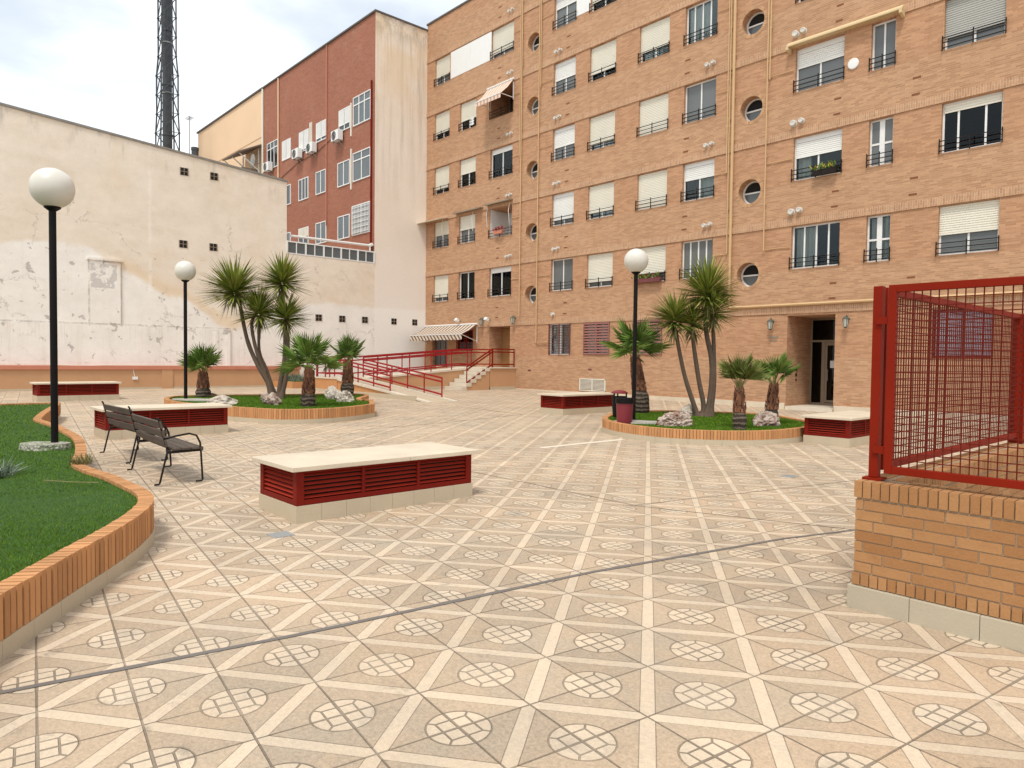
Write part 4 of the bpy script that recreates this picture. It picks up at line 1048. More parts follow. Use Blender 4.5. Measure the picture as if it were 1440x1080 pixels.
# ---------------------------------------------------------------- globe lamps
def make_lamp(label):
    t = thing('globe_lamp', label, 'lamp post', (0,0,0), 0, 'white globe lamp posts')
    b = MB(); b.tube([(0,0,-.1),(0,0,3.34)], .046, 16); b.lathe([(.08,0),(.08,.015),(.055,.02)], (0,0,.0), 16); b.build('pole', m_black, t, smooth=False, world=False)
    b = MB(); b.lathe([(.045,3.315),(.085,3.345),(.105,3.36),(.105,3.385),(.08,3.395),(.001,3.395)], (0,0,0), 24); b.build('collar', m_black, t, world=False)
    b = MB(); n = 24; rad = .275
    b.lathe([(max(.001, rad*math.sin(PI*i/n)), 3.63-rad*math.cos(PI*i/n)) for i in range(n+1)], (0,0,0), 40); b.build('globe', m_globe, t, smooth=True, world=False)
    return t
la = make_lamp('white globe lamp post on the left lawn, nearest the camera'); la.location = (21.09,-20.99,.37)
lb = copy_tree(la); lb['label'] = 'white globe lamp post on the planted island before the plaster wall'; lb.location = (12.13,-16.48,.42)
lc = copy_tree(la); lc['label'] = 'white globe lamp post beside the litter bins before the brick facade'; lc.location = (22.54,-9.94,.36)

# ---------------------------------------------------------------- brick edged planters with turf
def smooth_closed(P, per=.066, sharp=()):
    """closed Catmull-Rom curve through P, evenly resampled"""
    n = len(P); pts = []
    for i in range(n):
        p0, p1, p2, p3 = (Vector(P[(i+k-1) % n]) for k in range(4))
        if i in sharp: p0 = p1
        if (i+1) % n in sharp: p3 = p2
        for j in range(12):
            t = j/12; pts.append(.5*((2*p1)+(p2-p0)*t+(2*p0-5*p1+4*p2-p3)*t*t+(3*p1-p0-3*p2+p3)*t**3))
    out = [pts[0]]; acc = 0; m = len(pts)
    for i in range(m):
        a, c = pts[i], pts[(i+1) % m]; d = (c-a).length
        while acc+d >= per:
            a = a.lerp(c, (per-acc)/d); d = (c-a).length; acc = 0; out.append(a.copy())
        acc += d
    return out
def inside(poly, x, y):
    c = False; j = len(poly)-1
    for i in range(len(poly)):
        a, b = poly[i], poly[j]
        if (a[1] > y) != (b[1] > y) and x < (b[0]-a[0])*(y-a[1])/(b[1]-a[1])+a[0]: c = not c
        j = i
    return c
def planter(label, P, h, sharp=(), plinth=.11, lab_turf='', nblade=40000, near=None, blade=.03, wd=.13):
    c0 = P[0]; t = thing('brick_planter', label, 'planter', (c0[0], c0[1], 0))
    Q = smooth_closed(P, .066, sharp); n = len(Q)
    area = sum(Q[i].x*Q[(i+1) % n].y-Q[(i+1) % n].x*Q[i].y for i in range(n))
    if area < 0: Q = Q[::-1]                                     # anticlockwise, so the inside is on the left
    nor = []
    for i in range(n):
        d = (Q[(i+1) % n]-Q[i-1]).normalized(); nor.append(Vector((-d.y, d.x)))
    br = MB(); hw_ = .0255 if near else .0285
    for i in range(n):
        q, u = Q[i], nor[i]; d = Vector((u.y, -u.x)); z = ground_z(q.x, q.y)
        jit = random.uniform(-.003, .003); zt = z+h+random.uniform(-.002, .002)
        ctr = q+u*(wd/2+jit)
        br.obox((ctr.x, ctr.y, (z+plinth+zt)/2+.001), (u.x*wd/2, u.y*wd/2, 0), (d.x*hw_, d.y*hw_, 0), (0, 0, (zt-z-plinth)/2))
    br.build('brick_edging', m_ochre_brick, t)
    def strip(name, off_o, off_i, z0, z1, mat, step=1, gap=0.):
        b = MB(); ids = list(range(0, n, step))
        for a in ids:
            e = min(a+step, n); idx = [k % n for k in range(a, e+1)]
            vs = []
            for kk, k in enumerate(idx):
                q, u = Q[k], nor[k]; g = ground_z(q.x, q.y)
                qq = q
                if gap and kk in (0, len(idx)-1):
                    o_ = Q[idx[1]] if kk == 0 else Q[idx[-2]]; qq = q+(o_-q).normalized()*gap
                for off in (off_o, off_i):
                    for zz in (z0, z1): vs.append((qq.x+u.x*off, qq.y+u.y*off, g+zz))
            m = len(idx); F = []
            for k in range(m-1):
                o_ = 4*k; F += [(o_,o_+4,o_+5,o_+1),(o_+2,o_+3,o_+7,o_+6),(o_+1,o_+5,o_+7,o_+3),(o_,o_+2,o_+6,o_+4)]
            if gap: F += [(0,1,3,2),(4*m-4,4*m-2,4*m-1,4*m-3)]
            b.add(vs, F)
        return b.build(name, mat, t)
    strip('plinth', -.006, .10, -.15, plinth, m_plinth, 5, .0015)
    strip('mortar_bed', .014, wd-.014, plinth-.02, h-.016, m_grout)
    # turf: a bedding sheet and short blades
    inner = [(Q[i]+nor[i]*wd) for i in range(0, n, 3)]
    bm = bmesh.new(); vs = [bm.verts.new((p.x, p.y, ground_z(p.x, p.y)+h-.035)) for p in inner]
    f = bm.faces.new(vs); bmesh.ops.triangulate(bm, faces=[f]); me = bpy.data.meshes.new('turf'); 
    rng = np.random.default_rng(len(P))
    poly = [(p.x, p.y) for p in inner]; xs = [p[0] for p in poly]; ys = [p[1] for p in poly]
    bm.to_mesh(me); bm.free(); me.materials.append(m_turf)
    tf = bpy.data.objects.new('turf', me); COL.objects.link(tf); tf['kind'] = 'stuff'; tag(tf, lab_turf, 'turf')
    got = []; have = 0; px_, py_ = np.array(xs), np.array(ys); tries = 0
    while have < nblade and tries < 60:
        tries += 1; m_ = 60000
        sx, sy = rng.uniform(px_.min(), px_.max(), m_), rng.uniform(py_.min(), py_.max(), m_)
        keep = np.ones(m_, bool)
        if near:
            dd = np.hypot(sx-near[0], sy-near[1]); keep = (dd < near[2]) & (rng.uniform(0, 1, m_) < np.minimum(1, (5.2/np.maximum(dd, .1))**2))
        sx, sy = sx[keep], sy[keep]; ins = np.zeros(len(sx), bool); j = len(px_)-1
        for i in range(len(px_)):
            if py_[i] != py_[j]: ins ^= ((py_[i] > sy) != (py_[j] > sy)) & (sx < (px_[j]-px_[i])*(sy-py_[i])/(py_[j]-py_[i])+px_[i])
            j = i
        sx, sy = sx[ins], sy[ins]; got.append(np.c_[sx, sy]); have += len(sx)
    G_ = np.concatenate(got)[:nblade]
    gz_ = .0125*np.maximum(0, np.minimum(41.3-.978*G_[:,0]+.408*G_[:,1], 34.5)-8)
    pts = np.c_[G_, gz_+h-.036, np.hypot(G_[:,0]-near[0], G_[:,1]-near[1]) if near else np.full(len(G_), 20.)]
    A = np.array(pts); k = len(A)
    ang = rng.uniform(0, 2*PI, k); lean = rng.normal(0, .45, (k, 2)); hh = blade*rng.uniform(.55, 1.15, k)
    wdt = np.clip(.0011*A[:,3]/3., .0022, .012)
    dx, dy = np.cos(ang)*wdt, np.sin(ang)*wdt
    V = np.empty((k, 3, 3)); V[:,0] = np.c_[A[:,0]-dx, A[:,1]-dy, A[:,2]]; V[:,1] = np.c_[A[:,0]+dx, A[:,1]+dy, A[:,2]]
    V[:,2] = np.c_[A[:,0]+lean[:,0]*hh, A[:,1]+lean[:,1]*hh, A[:,2]+hh]
    bme = bpy.data.meshes.new('turf_blades'); bme.vertices.add(3*k); bme.loops.add(3*k); bme.polygons.add(k)
    bme.vertices.foreach_set('co', V.reshape(-1)); bme.loops.foreach_set('vertex_index', np.arange(3*k, dtype=np.int32))
    bme.polygons.foreach_set('loop_start', np.arange(0, 3*k, 3, dtype=np.int32)); bme.update(calc_edges=True); bme.materials.append(m_blade)
    bo = bpy.data.objects.new('turf_blades', bme); COL.objects.link(bo); bo.parent = tf; bo['kind'] = 'stuff'
    return t
CAM = (32.716,-22.83)
P_NEAR = [(29.2,-23.2),(28.6,-22.75),(27.92,-22.30),(27.3,-21.88),(26.54,-21.36),(25.9,-21.02),(25.4,-20.88),(24.99,-20.86),(24.5,-20.88),(24.1,-20.90),(23.5,-20.98),(23.1,-21.0),(22.75,-20.95),(22.0,-20.78),(21.0,-20.60),(20.0,-20.48),(19.0,-20.46),(18.0,-20.45),(16.9,-20.52),(16.3,-20.43),(15.1,-20.15),(13.4,-19.7),(12.45,-19.5),(12.2,-20.2),(12.2,-24),(12.4,-27),(20,-27.5),(29,-27)]
planter('long curved lawn bed with upright brick edging at the left', P_NEAR, .37, (22,), lab_turf='artificial green lawn in the curved bed at the left', nblade=330000, near=(CAM[0], CAM[1], 22.), blade=.019)
P_L = [(10.7,-16.1),(11.3,-16.75),(12.3,-17.05),(13.4,-17.05),(15.0,-16.6),(16.2,-16.12),(16.82,-15.7),(17.05,-14.9),(16.88,-14.0),(16.35,-13.02),(14.9,-12.2),(14.75,-12.45),(14.2,-12.2),(13.2,-11.35),(12.5,-11.1),(11.9,-11.6),(11.5,-13.0),(11.0,-14.7)]
planter('kidney shaped brick planter with yuccas in front of the plaster wall', P_L, .35, (9,10,11), lab_turf='green turf around the yuccas before the plaster wall', nblade=45000, blade=.022)
P_R = [(21.0,-8.6),(21.45,-9.6),(22.1,-10.5),(22.9,-10.98),(23.7,-11.1),(24.5,-10.92),(25.35,-10.15),(25.72,-9.2),(25.75,-8.0),(25.4,-7.0),(24.6,-6.3),(23.4,-5.7),(22.3,-6.3),(21.3,-7.3)]
planter('oval brick planter with yuccas in front of the entrance', P_R, .29, (), lab_turf='green turf around the yuccas before the brick facade', nblade=45000, blade=.022)
# small bed by the ramp
t = thing('flower_bed', 'small ochre brick bed with a low plant beside the ramp turn', 'planter', (1.6,-8.2,.3))
b = MB(); b.box(.45,2.6,-9.0,-7.7,.2,.62); b.build('bed_wall', m_ochre_brick, t); b = MB(); b.box(.6,2.45,-8.85,-7.85,.62,.64); b.build('soil', m_turf, t)
b = MB()
for i in range(240):
    c = Vector((random.uniform(.7,2.4), random.uniform(-8.8,-7.9), .64)); d = Vector((random.gauss(0,.5), random.gauss(0,.5), 1)).normalized()*random.uniform(.12,.4); s_ = Vector((random.gauss(0,1), random.gauss(0,1), 0)).normalized()*.025
    b.add([c-s_*.4, c+d*.6-s_, c+d, c+d*.6+s_, c+s_*.4], [(0,1,2,3,4)])
b.build('plant_leaves', m_silver, t, fix=False)

# ---------------------------------------------------------------- palms and yuccas
def sword_head(mb, c, n, L, up=.35, rng=random, zs=1.):
    c = Vector(c)
    for i in range(n):
        z = rng.uniform(-.55, 1.); z = z*.85+up*.35; z = max(-.75, min(1, z)); a = rng.uniform(0, 2*PI); q = math.sqrt(max(0, 1-z*z))
        d = Vector((q*math.cos(a), q*math.sin(a), z)).normalized(); s_ = d.cross(Vector((0,0,1)))
        s_ = s_.normalized() if s_.length > .01 else Vector((1,0,0)); nn = s_.cross(d)
        l = 1.07*L*rng.uniform(.72, 1.08)*(1.+(zs-1.)*max(0, z)); w_ = rng.uniform(.021, .031); dr = rng.uniform(0., .09)*l
        base = c+Vector((0,0,(z-.2)*.13))+d*.05
        p1 = base+d*l*.45; p2 = base+d*l-Vector((0,0,dr))
        k = nn*.010
        mb.add([base-s_*w_*.6, base-k, base+s_*w_*.6, p1-s_*w_, p1-k, p1+s_*w_, p2], [(0,1,4,3),(1,2,5,4),(3,4,6),(4,5,6)])
def yucca(label, base, stems, heads):
    t = thing('yucca_tree', label, 'yucca', base); rng = random.Random(int(base[0]*100))
    b = MB()
    for st, r0, r1 in stems:
        q = [Vector(p) for p in st]; P = []
        for i in range(len(q)-1):
            p0, p1, p2, p3 = q[max(i-1,0)], q[i], q[i+1], q[min(i+2,len(q)-1)]
            for j in range(6):
                u = j/6; P.append(.5*((2*p1)+(p2-p0)*u+(2*p0-5*p1+4*p2-p3)*u*u+(3*p1-p0-3*p2+p3)*u**3))
        P.append(q[-1]); n = len(P)
        b.tube(P, [.8*(r0+(r1-r0)*(i/n)**.6)*(1+.10*mnoise.noise(P[i]*5))+(.07*max(0,1-i/3)) for i in range(n)], 10)
    b.build('trunk', m_stem, t, smooth=True)
    for c, n, L, zs in heads:
        b = MB(); sword_head(b, c, n, L, rng=rng, zs=zs); b.build('leaf_rosette', m_yucca, t, fix=False)
        b = MB(); c_ = Vector(c)
        for i in range(46):
            a = rng.uniform(0, 2*PI); z = -rng.uniform(.35, .97); q = math.sqrt(1-z*z); d = Vector((q*math.cos(a), q*math.sin(a), z)); s_ = Vector((-math.sin(a), math.cos(a), 0)); l = L*rng.uniform(.35, .75); w_ = rng.uniform(.012, .022)
            p0 = c_+Vector((0,0,-.02-rng.uniform(0,.22)))+d*.04; p1 = p0+d*l*.55+Vector((0,0,.02)); p2 = p0+d*l*.95-Vector((0,0,l*.25))
            b.add([p0-s_*w_, p0+s_*w_, p1+s_*w_, p1-s_*w_, p2], [(0,1,2,3),(3,2,4)])
        b.build('dead_leaves', m_strawleaf, t, fix=False)
    return t
bz = ground_z(12.72,-14.16)+.3
yucca('tall many stemmed yucca in the island before the plaster wall', (12.72,-14.16,bz),
 [([(12.66,-14.2,bz-.05),(12.59,-14.31,.92),(12.34,-14.59,1.58),(12.16,-14.79,2.26),(12.0,-14.95,3.35)], .12, .06),
  ([(12.70,-14.25,bz-.05),(12.52,-14.4,1.23),(12.40,-14.62,1.96),(12.25,-14.68,2.68),(12.36,-14.56,3.0)], .09, .05),
  ([(12.62,-14.1,bz-.05),(12.44,-14.3,1.3),(12.36,-14.5,1.9),(12.36,-14.5,2.9)], .08, .045),
  ([(12.76,-14.1,bz-.05),(12.82,-14.05,1.03),(12.89,-13.97,1.7),(12.90,-13.95,2.75)], .11, .06),
  ([(12.82,-14.06,bz-.05),(12.93,-13.93,1.2),(12.96,-13.9,2.2),(12.9,-13.98,3.2),(12.85,-14.02,3.75)], .10, .055)],
 [((11.90,-15.05,3.58),380,1.0,1.05),((12.39,-14.53,2.98),260,.78,1.),((12.85,-14.02,3.88),300,.84,.95),((12.92,-13.94,2.84),260,.76,1.)])
bz = ground_z(22.76,-7.56)+.26
yucca('tall four stemmed yucca in the island before the brick facade', (22.76,-7.56,bz),
 [([(22.74,-7.6,bz-.05),(22.63,-7.71,.71),(22.47,-7.88,1.42),(22.33,-8.04,2.39),(22.32,-8.05,2.65)], .09, .05),
  ([(22.78,-7.55,bz-.05),(22.80,-7.5,.63),(22.71,-7.62,1.34),(22.59,-7.75,2.48),(22.62,-7.7,2.7)], .10, .05),
  ([(22.86,-7.46,bz-.05),(22.92,-7.38,.9),(22.93,-7.37,1.69),(22.82,-7.49,2.5),(22.80,-7.5,3.2)], .11, .06),
  ([(22.92,-7.40,bz-.05),(22.97,-7.34,1.0),(22.97,-7.33,1.6),(22.94,-7.36,2.5),(22.9,-7.41,3.0)], .09, .055)],
 [((22.30,-8.07,2.74),250,.74,1.),((22.83,-7.49,3.38),350,.82,1.15),((22.60,-7.74,2.66),130,.58,1.),((22.93,-7.38,2.94),200,.70,1.)])

def fan_leaf(mb, hub, d, s_, Rr, nseg, spread, rng):
    nn = s_.cross(d).normalized()
    for i in range(nseg):
        a = -spread+2*spread*i/(nseg-1); da = spread/nseg*.85
        c = (d*math.cos(a)+s_*math.sin(a)); l = Rr*(.80+.20*math.cos(a*.8))*rng.uniform(.9,1.05)
        e0 = (d*math.cos(a-da)+s_*math.sin(a-da)); e1 = (d*math.cos(a+da)+s_*math.sin(a+da))
        k = .42; up = nn*(.016*Rr/.5)
        tip = hub+c*l-Vector((0,0,1))*l*rng.uniform(.02,.16)
        mb.add([hub, hub+e0*l*k+up, hub+c*l*k-up, hub+e1*l*k+up, tip], [(0,1,2),(0,2,3),(1,4,2),(2,4,3)])
def fan_palm(label, base, trunk_top, r_base, r_top, Rr, nleaf, mat=m_palm, elev=(85,-5), stump=.42, pet=.30, smooth_share=.5, spread=110):
    t = thing('fan_palm', label, 'fan palm', base); rng = random.Random(int(base[0]*37+base[1]*11))
    B, T = Vector(base), Vector(trunk_top); H = (T-B).length; ax = (T-B).normalized()
    b = MB(); n = 14; P = []; rs = []
    for i in range(n+1):
        u = i/n; P.append(B.lerp(T, u)+Vector((0,0,-.05 if i == 0 else 0)))
        rr = r_base*(.92+.2*math.sin(min(1,u/smooth_share)*PI*.8)-.14*max(0,u/smooth_share-.7)/.3) if u < smooth_share else r_base*.80+(r_top-r_base*.80)*((u-smooth_share)/(1-smooth_share))
        rs.append(rr*(1+.03*math.sin(i*2.1)))
    b.tube(P, rs, 18); b.build('trunk', m_palmbase, t, smooth=True)
    b = MB()                                              # old leaf bases, upright shards in rings
    nr = int(H*(1-smooth_share)/.055)+2
    for i in range(nr):
        u = smooth_share-.02+(1.02-smooth_share)*i/nr; c = B.lerp(T, u); rr = r_base*.84+(r_top-r_base*.84)*max(0,(u-smooth_share)/(1-smooth_share))
        for j in range(11):
            a = 2*PI*(j+.5*(i%2))/11+rng.uniform(-.15,.15); o = Vector((math.cos(a), math.sin(a), 0)); tg = Vector((-o.y, o.x, 0)); w_ = rr*.30; l = rng.uniform(.09,.15); out = rng.uniform(.012,.05)
            p = c+o*rr*.95
            b.add([p-tg*w_, p+tg*w_, p+o*out+tg*w_*.5+ax*l, p+o*out-tg*w_*.5+ax*l, p+o*.03-tg*w_*.9+ax*.03, p+o*.03+tg*w_*.9+ax*.03], [(0,1,5,4),(4,5,2,3)])
    b.build('leaf_bases', m_boot, t, fix=False)
    fr = MB(); pe = MB()
    for i in range(nleaf):
        u = i/(nleaf-1); el = R(elev[0]+(elev[1]-elev[0])*u+rng.uniform(-8,8)); az = i*2.39996+rng.uniform(-.2,.2)
        d = Vector((math.cos(el)*math.cos(az), math.cos(el)*math.sin(az), math.sin(el))); l = pet*rng.uniform(.85,1.2)
        hub = T+d*l; sd = d.cross(Vector((0,0,1))); sd = sd.normalized() if sd.length > .05 else Vector((math.cos(az+1.57), math.sin(az+1.57), 0))
        tw = rng.uniform(-.5,.5); nn = sd.cross(d); sd = (sd*math.cos(tw)+nn*math.sin(tw)).normalized()
        pe.tube([T-ax*.06, T+d*l*.5+Vector((0,0,.02)), hub], [.014,.010,.007], 5, cap=False)
        d2 = (d-Vector((0,0,.18*(1-math.sin(el))))).normalized(); sd = (sd-d2*sd.dot(d2)).normalized()
        fan_leaf(fr, hub, d2, sd, Rr*rng.uniform(.85,1.08), 24, R(spread*rng.uniform(.85,1.1)), rng)
    pe.build('petiole', m_strawleaf, t, fix=False); fr.build('frond', mat, t, fix=False)
    return t
fan_palm('small single stemmed fan palm beside the globe lamp on the far left island', (11.19,-15.70,.46), (11.19,-15.70,1.22), .19, .085, .62, 11, elev=(88,34), pet=.34, smooth_share=.42)
fan_palm('stout fan palm with wide fronds at the front of the far island', (15.81,-14.65,.42), (15.84,-14.63,1.38), .17, .095, .66, 13, elev=(86,12), pet=.40, smooth_share=.38)
fan_palm('fan palm behind two pale rocks at the right end of the far island', (12.52,-11.73,.47), (12.54,-11.70,1.58), .19, .09, .62, 11, elev=(88,28), pet=.36, smooth_share=.42)
fan_palm('largest fan palm with broad dark fronds behind the lamp post and bins', (21.29,-8.00,.36), (21.15,-8.15,1.80), .20, .10, .74, 11, elev=(80,18), pet=.42, smooth_share=.42)
fan_palm('fan palm with reddish dry tips at the front of the near island', (24.98,-9.52,.30), (24.96,-9.53,1.14), .13, .065, .52, 15, mat=m_palm_dry, elev=(88,46), pet=.28, smooth_share=.44, spread=72)
fan_palm('small dark green fan palm behind a rock near the entrance', (24.72,-7.77,.31), (24.76,-7.72,1.20), .145, .065, .50, 10, elev=(88,32), pet=.33, smooth_share=.38)

def rock(label, c, sx, sy, sz, mat, seed, pit=.3, rz=0., sub=4):
    bm = bmesh.new(); bmesh.ops.create_icosphere(bm, subdivisions=sub, radius=1.); o3 = Vector((seed*7.3, seed*3.1, seed))
    for v in bm.verts:
        p = v.co.copy(); k = 1+.35*mnoise.fractal(p*1.1+o3, 1., 2., 4)+pit*.35*-abs(mnoise.noise(p*4.5+o3))+.06*mnoise.noise(p*11+o3)
        v.co = Vector((p.x*sx*k*.88, p.y*sy*k*.88, (p.z*k+.5)*sz*.88))
    me = bpy.data.meshes.new('rock'); bm.to_mesh(me); bm.free(); me.materials.append(mat)
    o = bpy.data.objects.new('rock', me); COL.objects.link(o); o.location = c; o.rotation_euler = (0,0,rz)
    tag(o, label, 'rock', 'rocks on the planted islands'); return o
zl, zr = .33, .27
gz = lambda x, y, h: (x, y, ground_z(x, y)+h-.06)
rock('long flat pale rock beside the lamp and small palm on the far island', gz(14.2,-16.25,zl), .42, .24, .20, m_rock, 1, .25, R(50))
rock('reddish pitted rock in front of the far yucca stems', gz(14.85,-15.15,zl), .26, .2, .24, m_rockred, 2, .8, R(30))
rock('small reddish knob of rock on top behind the pitted rock', gz(14.55,-15.25,zl+.12), .13, .12, .16, m_rockred, 8, .6, 0)
rock('left rounded pale rock below the right palm of the far island', gz(13.70,-12.85,zl), .25, .24, .30, m_rock, 3, .35, R(10))
rock('right craggy pale rock below the right palm of the far island', gz(14.75,-13.05,zl), .28, .24, .27, m_rock, 4, .7, R(60))
rock('large rugged tufa rock at the front of the near island', gz(23.72,-10.0,zr), .46, .32, .26, m_rockred, 5, .9, R(48), 5)
rock('small rock half hidden behind the near yucca stems', gz(22.45,-7.62,zr), .22, .2, .22, m_rock, 6, .4)
rock('rounded pitted rock at the foot of the small palm near the entrance', gz(24.92,-8.30,zr), .32, .24, .26, m_rockred, 7, .8, R(48))

# stone pads round the lamp feet, plants and tufts on the lawn
def pad(label, c, sx, sy, rz, seed, mat=m_conc, h=.07):
    b = MB(); n = 40; top = []; 
    for j in range(n):
        a = 2*PI*j/n; k = 1+.18*mnoise.noise((math.cos(a)*1.5, math.sin(a)*1.5, seed)); top.append((sx*k*math.cos(a), sy*k*math.sin(a)))
    vs = [(0,0,h)]+[(x*.6,y*.6,h) for x, y in top]+[(x*.93,y*.93,h*.9) for x, y in top]+[(x,y,-.06) for x, y in top]
    F = [(0,1+j,1+(j+1)%n) for j in range(n)]+[(1+k*n+j,1+(k+1)*n+j,1+(k+1)*n+(j+1)%n,1+k*n+(j+1)%n) for k in range(2) for j in range(n)]
    b.add(vs, F); o = b.build('lamp_footing', mat); o.location = c; o.rotation_euler = (0,0,rz); tag(o, label, 'footing'); return o
def pebble_mat():
    M = Mat('rough pebbled concrete', .95, .2); v = M.new('ShaderNodeTexVoronoi'); v.inputs['Scale'].default_value = 26; M.pos(); M.link(M._p, v.inputs['Vector'])
    d = M.x(v.outputs['Distance']); n = M.noise(8., 5)
    M.color(M.mix(d.ramp(.1,.6), (.50,.47,.40,1), M.mix(n.ramp(.4,.65), (.30,.28,.23,1), (.16,.20,.10,1)))); M.bump(d*-1., .02); return M.m
m_pebble = pebble_mat()
pad('rough pebbled concrete pad around the left lamp post on the lawn', (21.03,-21.10,ground_z(21.1,-21)+.34), .36, .25, R(42), 3, m_pebble, .08)
pad('flat grey footing of the far island lamp post', (12.4,-16.35,ground_z(12.4,-16.4)+.318), .75, .35, R(30), 5, m_conc, .035)
pad('flat grey footing beneath the litter bin and right lamp post', (22.95,-10.25,ground_z(22.9,-10.3)+.258), .62, .34, R(40), 9, m_conc, .035)
def tuft(label, name, c, r, n, L, mat, w_=.008, cat='plant', up=1.):
    b = MB(); rng = random.Random(int(c[0]*91))
    for i in range(n):
        a = rng.uniform(0, 2*PI); q = r*math.sqrt(rng.random()); p = Vector((q*math.cos(a), q*math.sin(a), 0)); d = Vector((rng.gauss(0,.5)+math.cos(a)*.3, rng.gauss(0,.5)+math.sin(a)*.3, up)).normalized()*L*rng.uniform(.5,1.1)
        s_ = Vector((rng.gauss(0,1), rng.gauss(0,1), 0)).normalized()*w_
        b.add([p-s_, p+d*.6-s_*1.2-Vector((0,0,.0)), p+d-Vector((0,0,L*.08)), p+d*.6+s_*1.2, p+s_], [(0,1,2,3,4)])
    o = b.build(name, mat, fix=False); o.location = c; return tag(o, label, cat)
tuft('grey green leafy plant growing at the left edge of the lawn', 'leafy_plant', (23.15,-22.05,ground_z(23.1,-22)+.335), .34, 420, .24, m_silver, .007, up=.55)
tuft('tuft of dry yellow grass at the notch of the lawn edging', 'grass_tuft', (23.02,-21.02,ground_z(23,-21)+.36), .10, 120, .16, m_strawleaf, .004)
t = tag(MB().build('dry_stick', m_strawleaf), 'thin straw coloured stick lying on the lawn', 'stick')
q = MB(); q.tube([(24.0,-21.55,.385),(24.35,-21.35,.392),(24.5,-21.15,.386)], .006, 5); t.data = q.build('tmp', m_strawleaf).data; bpy.data.objects.remove(bpy.data.objects['tmp'])

# ---------------------------------------------------------------- litter bins on the right island
t = thing('litter_bin', 'maroon cylindrical litter bin with black rim in front of the right lamp post', 'litter bin', (22.83,-10.62,.30))
b = MB(); b.lathe([(.001,.0),(.16,.0),(.166,.03),(.185,.46),(.187,.47),(.187,.495),(.165,.495),(.15,.04),(.001,.03)], (0,0,0), 32); b.build('body', m_maroon, t, smooth=False, world=False)
b = MB(); b.lathe([(.189,.48),(.205,.485),(.205,.595),(.195,.60),(.168,.60),(.162,.48)], (0,0,0), 32); b.build('rim', m_black, t, world=False)
b = MB(); b.bar((-.05,.19,.35),(-.2,.52,.35), .04); b.build('bracket', m_black, t, world=False)
t = thing('litter_bin', 'maroon litter bin with a red lid, behind the right lamp post', 'litter bin', (22.15,-9.98,.36))
b = MB(); b.lathe([(.001,.05),(.14,.05),(.15,.08),(.18,.50),(.18,.53),(.15,.53)], (0,0,0), 28); b.build('body', m_black, t, world=False)
b = MB(); b.lathe([(.19,.60),(.195,.62),(.12,.66),(.001,.675)], (0,0,0), 28)
b.build('lid', m_maroon, t, world=False)
b = MB()
for a in (.4, 2.5, 4.6): b.bar((.165*math.cos(a),.165*math.sin(a),.5),(.165*math.cos(a),.165*math.sin(a),.62), .025)
b.build('lid_stay', m_black, t, world=False)
# ---------------------------------------------------------------- brick parapet and wire cage at the right
t = thing('brick_parapet', 'low parapet of long ochre bricks at the right, under the red wire fence', 'wall', (30.66,-17.78,0))
XA, YA, TH, XE, YE = 30.68, -17.78, .24, 36.5, -13.4
br = MB()
def course(along, z0, z1, ln, off, j=.010, proud=0.):
    """one course of bricks on both faces of the front wall ('x') or of the side wall ('y')"""
    a0, a1 = (XA-proud, XE) if along == 'x' else (YA+TH+.002, YE)
    p = a0-off
    while p < a1:
        u0, u1 = max(p, a0), min(p+ln-j, a1); p += ln
        if u1-u0 < .02: continue
        e = random.uniform(-.0015, .0015)
        if along == 'x':
            br.box(u0, u1, YA-proud+e, YA+.10, z0, z1)
            if u0 > XA+TH: br.box(u0, u1, YA+TH-.09, YA+TH+e, z0, z1)
        else:
            br.box(XA-proud+e, XA+.10, u0, u1, z0, z1); br.box(XA+TH-.09, XA+TH+e, u0, u1, z0, z1)
rows = [(.165,.245,'h'),]+[(.257+.0725*i, .257+.0725*i+.0635, 's') for i in range(7)]+[(.772,.885,'h')]
for i, (z0, z1, k) in enumerate(rows):
    if k == 'h':
        course('x', z0, z1, .0585, .0, .008, .008); course('y', z0, z1, .0585, .0, .008, .008)
    else:
        course('x', z0, z1, .25, (.0, .125, .06, .19)[i % 4]); course('y', z0, z1, .25, (.1, .225, .02, .15)[i % 4])
br.build('brickwork', m_wallbrick, t)
b = MB(); b.box(XA+.006, XE-.01, YA+.006, YA+TH-.006, -.1, .878); b.box(XA+.006, XA+TH-.006, YA+TH-.005, YE-.01, -.1, .878); b.build('mortar_core', m_mortar, t)
b = MB()
for i in range(15): b.box(XA-.03+i*.4+.0015, XA-.03+(i+1)*.4-.0015, YA-.032, YA+.005, -.1, .158)
for i in range(11): b.box(XA-.032, XA+.005, YA+.006+i*.4+.0015, YA+.006+(i+1)*.4-.0015, -.1, .158)
b.build('plinth', m_plinthshade, t, bevel=.003)

